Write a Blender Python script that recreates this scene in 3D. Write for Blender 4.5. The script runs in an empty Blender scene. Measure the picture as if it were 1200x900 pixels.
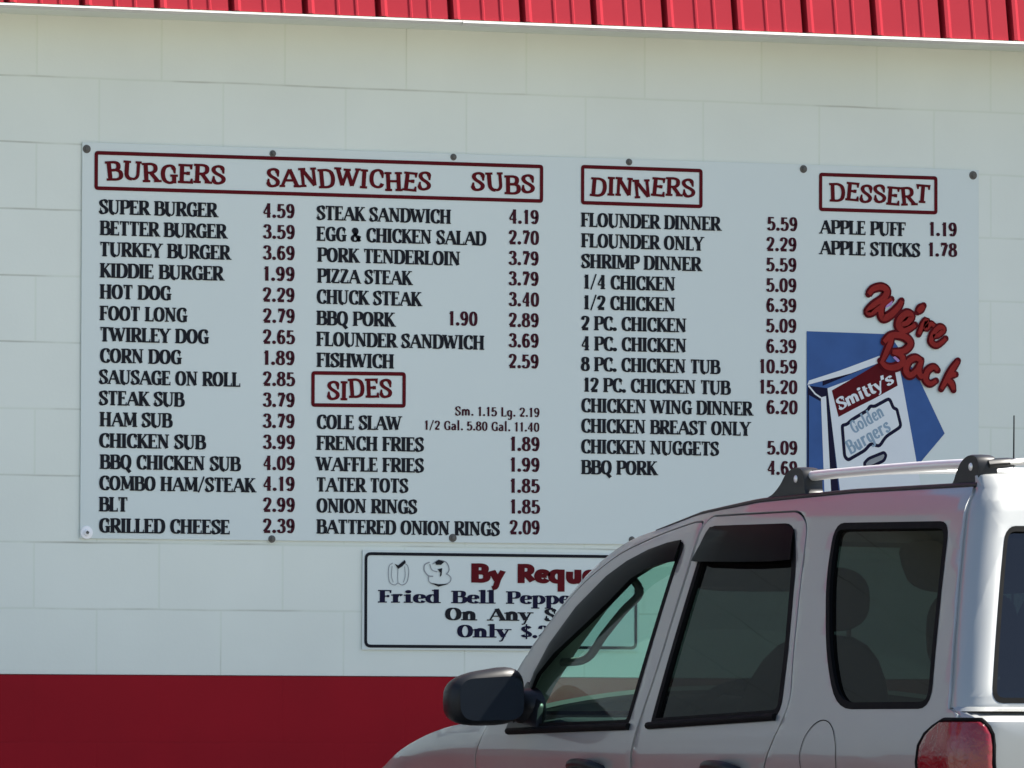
import bpy, bmesh, math, random
from mathutils import Vector, Matrix
from mathutils.geometry import tessellate_polygon

random.seed(7)
scene = bpy.context.scene
col = scene.collection

# ------------------------------------------------------------------ camera
cam_data = bpy.data.cameras.new('camera')
cam = bpy.data.objects.new('camera', cam_data)
col.objects.link(cam)
cam_data.sensor_width = 36.0
cam_data.lens = 36.0 * 9000 / 1200
cam_data.clip_start = 0.1
cam_data.clip_end = 2000
YAW, PITCH, ROLL = math.radians(23.0), math.atan(400 / 9000), 0.003
fwd = Vector((math.sin(YAW) * math.cos(PITCH), math.cos(YAW) * math.cos(PITCH), math.sin(PITCH)))
rgt = Vector((math.cos(YAW), -math.sin(YAW), 0))
upv = rgt.cross(fwd)
r2 = rgt * math.cos(ROLL) + upv * math.sin(ROLL)
u2 = upv * math.cos(ROLL) - rgt * math.sin(ROLL)
cam.matrix_world = Matrix(((r2.x, u2.x, -fwd.x, -7.951), (r2.y, u2.y, -fwd.y, -22.0995),
                           (r2.z, u2.z, -fwd.z, 1.0677), (0, 0, 0, 1)))
scene.camera = cam

# ------------------------------------------------------------------ sky, sun, exposure
SUN = Vector((0.60, -0.088, 0.80)).normalized()
world = bpy.data.worlds.new('World')
scene.world = world
world.use_nodes = True
wn = world.node_tree
sky = wn.nodes.new('ShaderNodeTexSky')
sky.sky_type = 'NISHITA'
sky.sun_disc = False
sky.sun_elevation = math.asin(SUN.z)
sky.sun_rotation = math.atan2(SUN.x, SUN.y)
wn.links.new(sky.outputs[0], wn.nodes['Background'].inputs[0])
wn.nodes['Background'].inputs[1].default_value = 0.078
sun_d = bpy.data.lights.new('sun', 'SUN')
sun_d.energy = 4.8
sun_d.angle = math.radians(0.5)
sun_d.color = (1.0, 0.95, 0.87)
sun = bpy.data.objects.new('sun', sun_d)
col.objects.link(sun)
sun.location = (20, -5, 25)
sun.rotation_euler = SUN.to_track_quat('Z', 'Y').to_euler()
scene.view_settings.view_transform = 'Standard'
scene.view_settings.look = 'None'
scene.view_settings.exposure = 1.29
scene.view_settings.gamma = 1.0
scene.view_settings.use_curve_mapping = False
scene.render.engine = 'CYCLES'
scene.cycles.max_bounces = 12
scene.cycles.transparent_max_bounces = 16

# ------------------------------------------------------------------ materials
def rgb(r, g, b):
    f = lambda c: ((c / 255 + 0.055) / 1.055) ** 2.4 if c > 10 else c / 255 / 12.92
    return (f(r), f(g), f(b), 1)

def mat(name, base, rough=0.5, metal=0.0, coat=0.0, var=0.06, scale=6.0, bump=0.0, bscale=60.0, spec=0.5):
    """principled surface whose colour and gloss wander a little with object-space noise"""
    m = bpy.data.materials.new(name)
    m.use_nodes = True
    nt = m.node_tree
    b = nt.nodes['Principled BSDF']
    b.inputs['Metallic'].default_value = metal
    b.inputs['Coat Weight'].default_value = coat
    b.inputs['Coat Roughness'].default_value = 0.06
    b.inputs['Specular IOR Level'].default_value = spec
    tc = nt.nodes.new('ShaderNodeTexCoord')
    n = nt.nodes.new('ShaderNodeTexNoise')
    n.inputs['Scale'].default_value = scale
    n.inputs['Detail'].default_value = 6
    nt.links.new(tc.outputs['Object'], n.inputs['Vector'])
    mx = nt.nodes.new('ShaderNodeMix')
    mx.data_type = 'RGBA'
    mx.inputs[6].default_value = tuple(c * (1 - var) for c in base[:3]) + (1,)
    mx.inputs[7].default_value = tuple(min(1, c * (1 + var)) for c in base[:3]) + (1,)
    nt.links.new(n.outputs['Fac'], mx.inputs[0])
    nt.links.new(mx.outputs[2], b.inputs['Base Color'])
    mr = nt.nodes.new('ShaderNodeMapRange')
    mr.inputs['To Min'].default_value = max(0.02, rough * 0.85)
    mr.inputs['To Max'].default_value = min(1, rough * 1.15)
    nt.links.new(n.outputs['Fac'], mr.inputs['Value'])
    nt.links.new(mr.outputs[0], b.inputs['Roughness'])
    if bump:
        n2 = nt.nodes.new('ShaderNodeTexNoise')
        n2.inputs['Scale'].default_value = bscale
        n2.inputs['Detail'].default_value = 4
        nt.links.new(tc.outputs['Object'], n2.inputs['Vector'])
        bp = nt.nodes.new('ShaderNodeBump')
        bp.inputs['Strength'].default_value = bump
        bp.inputs['Distance'].default_value = 0.01
        nt.links.new(n2.outputs['Fac'], bp.inputs['Height'])
        nt.links.new(bp.outputs[0], b.inputs['Normal'])
    return m

def block_mat(name, base, crack, rough, crack_amount=1.0, var=0.075, spec=0.4):
    """painted concrete block wall: running bond joints, only partly open, in world-sized units"""
    m = mat(name, base, rough, var=var, scale=2.4, spec=spec)
    nt = m.node_tree
    b = nt.nodes['Principled BSDF']
    tc = nt.nodes.new('ShaderNodeTexCoord')
    sp = nt.nodes.new('ShaderNodeSeparateXYZ')
    nt.links.new(tc.outputs['Object'], sp.inputs[0])
    cb = nt.nodes.new('ShaderNodeCombineXYZ')
    ad = nt.nodes.new('ShaderNodeMath'); ad.operation = 'ADD'
    ad.inputs[1].default_value = 40 * 0.4064 + 0.1505
    nt.links.new(sp.outputs['X'], ad.inputs[0])
    wob = nt.nodes.new('ShaderNodeTexNoise'); wob.inputs['Scale'].default_value = 3.0
    nt.links.new(tc.outputs['Object'], wob.inputs['Vector'])
    wz = nt.nodes.new('ShaderNodeMath'); wz.operation = 'MULTIPLY_ADD'
    wz.inputs[1].default_value = 0.008
    nt.links.new(wob.outputs['Fac'], wz.inputs[0])
    nt.links.new(sp.outputs['Z'], wz.inputs[2])
    nt.links.new(ad.outputs[0], cb.inputs[0])
    nt.links.new(wz.outputs[0], cb.inputs[1])
    br = nt.nodes.new('ShaderNodeTexBrick')
    br.offset = 0.5; br.offset_frequency = 2; br.squash = 1.0
    br.inputs['Scale'].default_value = 1.0
    br.inputs['Mortar Size'].default_value = 0.0016
    br.inputs['Mortar Smooth'].default_value = 0.3
    br.inputs['Brick Width'].default_value = 0.4064
    br.inputs['Row Height'].default_value = 0.2032
    nt.links.new(cb.outputs[0], br.inputs['Vector'])
    br2 = nt.nodes.new('ShaderNodeTexBrick')
    br2.offset = 0.5; br2.offset_frequency = 2
    br2.inputs['Scale'].default_value = 1.0
    br2.inputs['Mortar Size'].default_value = 0.006
    br2.inputs['Mortar Smooth'].default_value = 1.0
    br2.inputs['Brick Width'].default_value = 0.4064
    br2.inputs['Row Height'].default_value = 0.2032
    br2.inputs['Color1'].default_value = (0.46, 0.46, 0.46, 1)
    br2.inputs['Color2'].default_value = (0.54, 0.54, 0.54, 1)
    nt.links.new(cb.outputs[0], br2.inputs['Vector'])
    # where the paint has opened over the joint: bed joints often, head joints seldom
    mk = nt.nodes.new('ShaderNodeTexNoise'); mk.inputs['Scale'].default_value = 2.1; mk.inputs['Detail'].default_value = 6
    nt.links.new(tc.outputs['Object'], mk.inputs['Vector'])
    def ramp(lo, hi, tmin, tmax):
        ra = nt.nodes.new('ShaderNodeMapRange')
        ra.inputs['From Min'].default_value = lo; ra.inputs['From Max'].default_value = hi
        ra.inputs['To Min'].default_value = tmin; ra.inputs['To Max'].default_value = tmax
        nt.links.new(mk.outputs['Fac'], ra.inputs['Value'])
        return ra
    def mul(x, y):
        q = nt.nodes.new('ShaderNodeMath'); q.operation = 'MULTIPLY'
        nt.links.new(x, q.inputs[0]); nt.links.new(y, q.inputs[1])
        return q.outputs[0]
    pp = nt.nodes.new('ShaderNodeMath'); pp.operation = 'PINGPONG'; pp.inputs[1].default_value = 0.1016
    nt.links.new(wz.outputs[0], pp.inputs[0])
    hf = nt.nodes.new('ShaderNodeMapRange'); hf.inputs['From Min'].default_value = 0.0003; hf.inputs['From Max'].default_value = 0.0038
    hf.inputs['To Min'].default_value = 1; hf.inputs['To Max'].default_value = 0
    nt.links.new(pp.outputs[0], hf.inputs['Value'])
    mu = nt.nodes.new('ShaderNodeMath'); mu.operation = 'MAXIMUM'
    nt.links.new(mul(hf.outputs[0], ramp(.46, .68, .04, crack_amount * .9).outputs[0]), mu.inputs[0])
    nt.links.new(mul(br.outputs['Fac'], ramp(.56, .70, .0, crack_amount * .4).outputs[0]), mu.inputs[1])
    old = b.inputs['Base Color'].links[0].from_socket
    # each block took the paint slightly differently
    tone = nt.nodes.new('ShaderNodeMix'); tone.data_type = 'RGBA'; tone.blend_type = 'OVERLAY'
    tone.inputs[0].default_value = 0.22
    nt.links.new(old, tone.inputs[6]); nt.links.new(br2.outputs['Color'], tone.inputs[7])
    mx = nt.nodes.new('ShaderNodeMix'); mx.data_type = 'RGBA'
    mx.inputs[7].default_value = crack
    nt.links.new(mu.outputs[0], mx.inputs[0])
    nt.links.new(tone.outputs[2] if crack_amount > 0.3 else old, mx.inputs[6])
    nt.links.new(mx.outputs[2], b.inputs['Base Color'])
    fine = nt.nodes.new('ShaderNodeTexNoise'); fine.inputs['Scale'].default_value = 90; fine.inputs['Detail'].default_value = 5
    nt.links.new(tc.outputs['Object'], fine.inputs['Vector'])
    h = nt.nodes.new('ShaderNodeMath'); h.operation = 'MULTIPLY_ADD'; h.inputs[1].default_value = 0.9
    inv = nt.nodes.new('ShaderNodeMath'); inv.operation = 'SUBTRACT'; inv.inputs[0].default_value = 1.0
    nt.links.new(br2.outputs['Fac'], inv.inputs[1])
    nt.links.new(fine.outputs['Fac'], h.inputs[0]); nt.links.new(inv.outputs[0], h.inputs[2])
    bp = nt.nodes.new('ShaderNodeBump'); bp.inputs['Strength'].default_value = 0.08; bp.inputs['Distance'].default_value = 0.004
    nt.links.new(h.outputs[0], bp.inputs['Height'])
    nt.links.new(bp.outputs[0], b.inputs['Normal'])
    return m

def glass_mat(name, tint, reflect=1.0, rough=0.0, film=0.06):
    """thin pane: tinted see-through plus a mirror coat that grows towards grazing view"""
    m = bpy.data.materials.new(name)
    m.use_nodes = True
    nt = m.node_tree
    nt.nodes.remove(nt.nodes['Principled BSDF'])
    out = nt.nodes['Material Output']
    tr = nt.nodes.new('ShaderNodeBsdfTransparent')
    tr.inputs[0].default_value = tint
    gl = nt.nodes.new('ShaderNodeBsdfGlossy')
    gl.inputs['Roughness'].default_value = rough
    gl.inputs['Color'].default_value = (0.95, 0.97, 1, 1)
    lw = nt.nodes.new('ShaderNodeLayerWeight'); lw.inputs[0].default_value = 0.5
    pw = nt.nodes.new('ShaderNodeMath'); pw.operation = 'POWER'; pw.inputs[1].default_value = 5
    ma = nt.nodes.new('ShaderNodeMath'); ma.operation = 'MULTIPLY_ADD'
    ma.inputs[1].default_value = 0.92 * reflect; ma.inputs[2].default_value = 0.06 * reflect
    nt.links.new(lw.outputs['Facing'], pw.inputs[0]); nt.links.new(pw.outputs[0], ma.inputs[0])
    # a dusty film that varies over the pane
    tc = nt.nodes.new('ShaderNodeTexCoord')
    n = nt.nodes.new('ShaderNodeTexNoise'); n.inputs['Scale'].default_value = 4; n.inputs['Detail'].default_value = 5
    nt.links.new(tc.outputs['Object'], n.inputs['Vector'])
    df = nt.nodes.new('ShaderNodeBsdfDiffuse'); df.inputs[0].default_value = (0.45, 0.44, 0.42, 1)
    fm = nt.nodes.new('ShaderNodeMath'); fm.operation = 'MULTIPLY'; fm.inputs[1].default_value = film
    nt.links.new(n.outputs['Fac'], fm.inputs[0])
    m1 = nt.nodes.new('ShaderNodeMixShader'); m2 = nt.nodes.new('ShaderNodeMixShader')
    nt.links.new(fm.outputs[0], m1.inputs[0]); nt.links.new(tr.outputs[0], m1.inputs[1]); nt.links.new(df.outputs[0], m1.inputs[2])
    nt.links.new(ma.outputs[0], m2.inputs[0]); nt.links.new(m1.outputs[0], m2.inputs[1]); nt.links.new(gl.outputs[0], m2.inputs[2])
    nt.links.new(m2.outputs[0], out.inputs['Surface'])
    return m

M = {
 'wall': block_mat('painted white block', (0.765, 0.81, 0.725, 1), (0.29, 0.26, 0.22, 1), 0.65),
 'red_base': block_mat('painted red block', (0.30, 0.009, 0.017, 1), (0.13, 0.005, 0.010, 1), 0.7, 0.25, 0.20, 0.10),
 'red_metal': mat('red painted metal', (0.39, 0.020, 0.034, 1), 0.5, 0.0, 0.0, 0.06, 5, spec=0.15),
 'trim_white': mat('white trim paint', (0.66, 0.66, 0.62, 1), 0.6, var=0.12, scale=9),
 'roof_deck': mat('grey roof membrane', (0.42, 0.42, 0.40, 1), 0.8, var=0.1),
 'board': mat('white sign vinyl', (0.665, 0.735, 0.70, 1), 0.30, var=0.03, scale=2.0, bump=0.22, bscale=1.7),
 'ink_black': mat('black print', (0.012, 0.013, 0.018, 1), 0.6, var=0.2, scale=30, spec=0.12),
 'ink_price': mat('dark plum print', (0.052, 0.008, 0.016, 1), 0.6, var=0.2, scale=30, spec=0.12),
 'ink_maroon': mat('maroon print', (0.105, 0.003, 0.007, 1), 0.6, var=0.25, scale=14, spec=0.12),
 'ink_brick': mat('brick red print', (0.27, 0.022, 0.018, 1), 0.6, var=0.25, scale=20, spec=0.12),
 'ink_blue': mat('blue print', (0.050, 0.115, 0.30, 1), 0.6, var=0.20, scale=14, spec=0.12),
 'ink_navy': mat('navy print', (0.008, 0.007, 0.030, 1), 0.6, var=0.15, scale=14, spec=0.12),
 'ink_white': mat('white print', (0.74, 0.78, 0.79, 1), 0.6, var=0.03, scale=14, spec=0.12),
 'ink_pale': mat('pale blue print', (0.27, 0.38, 0.47, 1), 0.6, var=0.08, scale=14, spec=0.12),
 'ink_lilac': mat('lilac print', (0.42, 0.25, 0.50, 1), 0.6, var=0.08, scale=14, spec=0.12),
 'ink_grey': mat('grey print', (0.30, 0.32, 0.33, 1), 0.6, var=0.1, scale=14, spec=0.12),
 'bolt': mat('weathered steel', (0.11, 0.105, 0.095, 1), 0.5, 0.5, var=0.4, scale=90),
 'bolt_white': mat('white plastic washer', (0.92, 0.92, 0.92, 1), 0.35, var=0.03),
 'paint': mat('silver car paint', (0.41, 0.42, 0.405, 1), 0.56, 0.82, 0.9, 0.03, 3.0, 0.03, 2.5),
 'lining_grey': mat('grey plastic lining', (0.20, 0.205, 0.20, 1), 0.7, var=0.05),
 'trim_dark': mat('cabin lining', (0.10, 0.105, 0.105, 1), 0.8, var=0.12, scale=20),
 'black_plastic': mat('black plastic', (0.010, 0.011, 0.013, 1), 0.42, var=0.25, scale=20, spec=0.35),
 'rubber': mat('black rubber seal', (0.004, 0.0045, 0.005, 1), 0.7, var=0.2, scale=30, spec=0.12),
 'smoke': mat('smoked acrylic', (0.007, 0.008, 0.009, 1), 0.32, 0.0, 0.0, 0.2, 10, spec=0.02),
 'seat': mat('grey seat cloth', (0.06, 0.062, 0.065, 1), 0.9, var=0.15, scale=40),
 'alu': mat('brushed aluminium', (0.86, 0.86, 0.85, 1), 0.38, 0.45, var=0.04, scale=30),
 'tyre': mat('tyre rubber', (0.02, 0.02, 0.02, 1), 0.8, var=0.2, scale=30),
 'lamp_red': mat('red lamp lens', (0.22, 0.006, 0.012, 1), 0.10, 0.0, 0.5, 0.35, 26, 0.25, 70),
 'lamp_clear': mat('clear lamp lens', (0.6, 0.62, 0.64, 1), 0.10, 0.2, 0.5, 0.1, 20),
 'concrete': mat('pale bounce concrete', (0.33, 0.285, 0.215, 1), 0.9, var=0.12, scale=0.8, bump=0.3, bscale=60),
 'asphalt': mat('low bounce asphalt', (0.045, 0.046, 0.050, 1), 0.9, var=0.25, scale=1.2, bump=0.4, bscale=140),
 'glass_front': glass_mat('light green car glass', (0.62, 0.86, 0.76, 1), 0.7, film=0.05),
 'glass_dark': glass_mat('privacy car glass', (0.040, 0.050, 0.047, 1), 0.40, film=0.012),
 'glass_rear': glass_mat('dark rear glass', (0.03, 0.038, 0.04, 1), 1.0, film=0.01),
 'mirror': mat('mirror glass', (0.05, 0.06, 0.075, 1), 0.06, 0.6, var=0.05),
 'paper': mat('white paper', (0.7, 0.72, 0.66, 1), 0.8, var=0.05),
}

# ------------------------------------------------------------------ object helpers
ORIGIN = {}
def tag(o, label=None, cat=None, group=None, kind=None):
    if label: o['label'] = label
    if cat: o['category'] = cat
    if group: o['group'] = group
    if kind: o['kind'] = kind
    return o

def empty(name, loc, label, cat):
    o = bpy.data.objects.new(name, None)
    o.empty_display_size = 0.3
    o.location = loc
    col.objects.link(o)
    ORIGIN[o.name] = Vector(loc)
    return tag(o, label, cat)

def link(name, me, m, parent=None, label=None, smooth=None):
    """vertices of `me` are in world units; they are stored relative to the thing's base"""
    o = bpy.data.objects.new(name, me)
    col.objects.link(o)
    for x in (m if isinstance(m, (list, tuple)) else [m]):
        me.materials.append(x)
    if parent:
        org = ORIGIN[parent.name]
        me.transform(Matrix.Translation(-org))
        o.parent = parent
        ORIGIN[o.name] = org
    if smooth is not None:
        me.polygons.foreach_set('use_smooth', [True] * len(me.polygons))
        me.set_sharp_from_angle(angle=math.radians(smooth))
    if label: o['label'] = label
    return o

def bm_mesh(bm, name='mesh'):
    me = bpy.data.meshes.new(name)
    bm.to_mesh(me)
    bm.free()
    return me

def pydata(v, f, name='mesh'):
    me = bpy.data.meshes.new(name)
    me.from_pydata([tuple(p) for p in v], [], f)
    me.update()
    return me

def finish(name, bm, m, parent=None, thick=0.0, bevel=0.0, smooth=35, label=None, inner=0, levels=0):
    """optional solidify / bevel / subdivision, baked to a mesh"""
    me = bm_mesh(bm, name)
    if thick or bevel or levels:
        t = bpy.data.objects.new('tmp', me)
        col.objects.link(t)
        for x in (m if isinstance(m, (list, tuple)) else [m]): me.materials.append(x)
        if thick:
            s = t.modifiers.new('s', 'SOLIDIFY'); s.thickness = abs(thick); s.offset = -1 if thick > 0 else 1
            s.material_offset = inner; s.material_offset_rim = 0
            s.use_quality_normals = True
        if bevel:
            b = t.modifiers.new('b', 'BEVEL'); b.width = bevel; b.segments = 2; b.limit_method = 'ANGLE'; b.angle_limit = math.radians(50)
        if levels:
            s = t.modifiers.new('u', 'SUBSURF'); s.levels = levels; s.render_levels = levels
        dg = bpy.context.evaluated_depsgraph_get()
        me2 = bpy.data.meshes.new_from_object(t.evaluated_get(dg))
        bpy.data.objects.remove(t)
        me2.materials.clear()
        me = me2
    return link(name, me, m, parent, label, smooth)

def box(bm, c, s, rot=None):
    r = bmesh.ops.create_cube(bm, size=1.0)
    mx = Matrix.Translation(c) @ (rot.to_4x4() if rot else Matrix.Identity(4)) @ Matrix.Diagonal((*s, 1))
    bmesh.ops.transform(bm, matrix=mx, verts=r['verts'])
    return r['verts']

def tube(bm, pts, rad, n=10, cap=True, flat=1.0, up=Vector((0, 0, 1))):
    pts = [Vector(p) for p in pts]
    rings = []
    for i, p in enumerate(pts):
        t = (pts[min(i + 1, len(pts) - 1)] - pts[max(i - 1, 0)]).normalized()
        a = t.cross(up)
        a = a.normalized() if a.length > 1e-4 else Vector((1, 0, 0))
        b = a.cross(t).normalized()
        r = rad[i] if isinstance(rad, (list, tuple)) else rad
        rings.append([bm.verts.new(p + a * r * math.cos(q * 2 * math.pi / n) + b * r * flat * math.sin(q * 2 * math.pi / n)) for q in range(n)])
    for i in range(len(rings) - 1):
        for q in range(n):
            bm.faces.new((rings[i][q], rings[i][(q + 1) % n], rings[i + 1][(q + 1) % n], rings[i + 1][q]))
    if cap:
        bm.faces.new(rings[0][::-1]); bm.faces.new(rings[-1])
    bmesh.ops.recalc_face_normals(bm, faces=bm.faces)

def smooth_poly(pts, n=6, closed=False):
    """Catmull-Rom through the points"""
    P = [Vector(p) for p in pts]
    out = []
    L = len(P)
    for i in range(L if closed else L - 1):
        if closed:
            a, b, c, d = P[(i - 1) % L], P[i], P[(i + 1) % L], P[(i + 2) % L]
        else:
            b, c = P[i], P[i + 1]
            a = P[i - 1] if i else b + (b - c)
            d = P[i + 2] if i + 2 < L else c + (c - b)
        for k in range(n):
            t = k / n
            out.append(0.5 * ((2 * b) + (c - a) * t + (2 * a - 5 * b + 4 * c - d) * t * t + (3 * b - a - 3 * c + d) * t ** 3))
    if not closed: out.append(P[-1])
    return out

def round_poly(pts, r, n=5):
    """closed polygon with its corners rounded (r: one radius, or one per corner)"""
    P = [Vector(p) for p in pts]
    L = len(P)
    out = []
    for i in range(L):
        rr = r[i] if isinstance(r, (list, tuple)) else r
        a, b, c = P[i - 1], P[i], P[(i + 1) % L]
        d1, d2 = (a - b), (c - b)
        k = min(rr, d1.length * 0.45, d2.length * 0.45)
        if k < 1e-4:
            out.append(b); continue
        s, e = b + d1.normalized() * k, b + d2.normalized() * k
        for j in range(n + 1):
            t = j / n
            out.append(s * (1 - t) ** 2 + b * 2 * t * (1 - t) + e * t * t)
    return out

def area2(P):
    return sum(P[i - 1][0] * P[i][1] - P[i][0] * P[i - 1][1] for i in range(len(P)))

def offset_poly(P, d):
    """d > 0 grows the closed polygon"""
    P = [Vector((p[0], p[1])) for p in P]
    sgn = 1 if area2(P) > 0 else -1
    L = len(P)
    out = []
    for i in range(L):
        a, b, c = P[i - 1], P[i], P[(i + 1) % L]
        e1, e2 = (b - a), (c - b)
        if e1.length < 1e-6: e1 = e2
        if e2.length < 1e-6: e2 = e1
        n1 = Vector((e1.y, -e1.x)).normalized() * sgn
        n2 = Vector((e2.y, -e2.x)).normalized() * sgn
        m = (n1 + n2)
        if m.length < 1e-4: m = n1
        m.normalize()
        out.append(b + m * d / max(0.5, m.dot(n1)))
    return out

def sheet(outer, holes, fmap, cu=0.05, cv=0.05, flip=False):
    """2-D outline with holes -> fine mesh -> mapped onto a curved surface by fmap(u, v)"""
    loops = [[Vector((p[0], p[1], 0)) for p in outer]] + [[Vector((p[0], p[1], 0)) for p in h] for h in holes]
    flat = [p for l in loops for p in l]
    bm = bmesh.new()
    vs = [bm.verts.new(p) for p in flat]
    for t in tessellate_polygon(loops):
        try: bm.faces.new([vs[i] for i in t])
        except ValueError: pass
    lo = [min(p[k] for p in flat) for k in (0, 1)]
    hi = [max(p[k] for p in flat) for k in (0, 1)]
    for k, st in ((0, cu), (1, cv)):
        if not st: continue
        x = math.floor(lo[k] / st) * st + st
        while x < hi[k] - 1e-4:
            co = Vector((0, 0, 0)); co[k] = x
            no = Vector((0, 0, 0)); no[k] = 1
            bmesh.ops.bisect_plane(bm, geom=bm.verts[:] + bm.edges[:] + bm.faces[:], plane_co=co, plane_no=no, dist=1e-5)
            x += st
    bmesh.ops.dissolve_degenerate(bm, dist=1e-5, edges=bm.edges[:])
    for v in bm.verts: v.co = Vector(fmap(v.co.x, v.co.y))
    bmesh.ops.recalc_face_normals(bm, faces=bm.faces[:])
    return bm

def orient(bm, away):
    """make the sheet's normals point away from the point `away`"""
    bm.normal_update()
    s = sum(f.normal.dot(f.calc_center_median() - away) * f.calc_area() for f in bm.faces)
    if s < 0: bmesh.ops.reverse_faces(bm, faces=bm.faces[:])
    return bm

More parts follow.
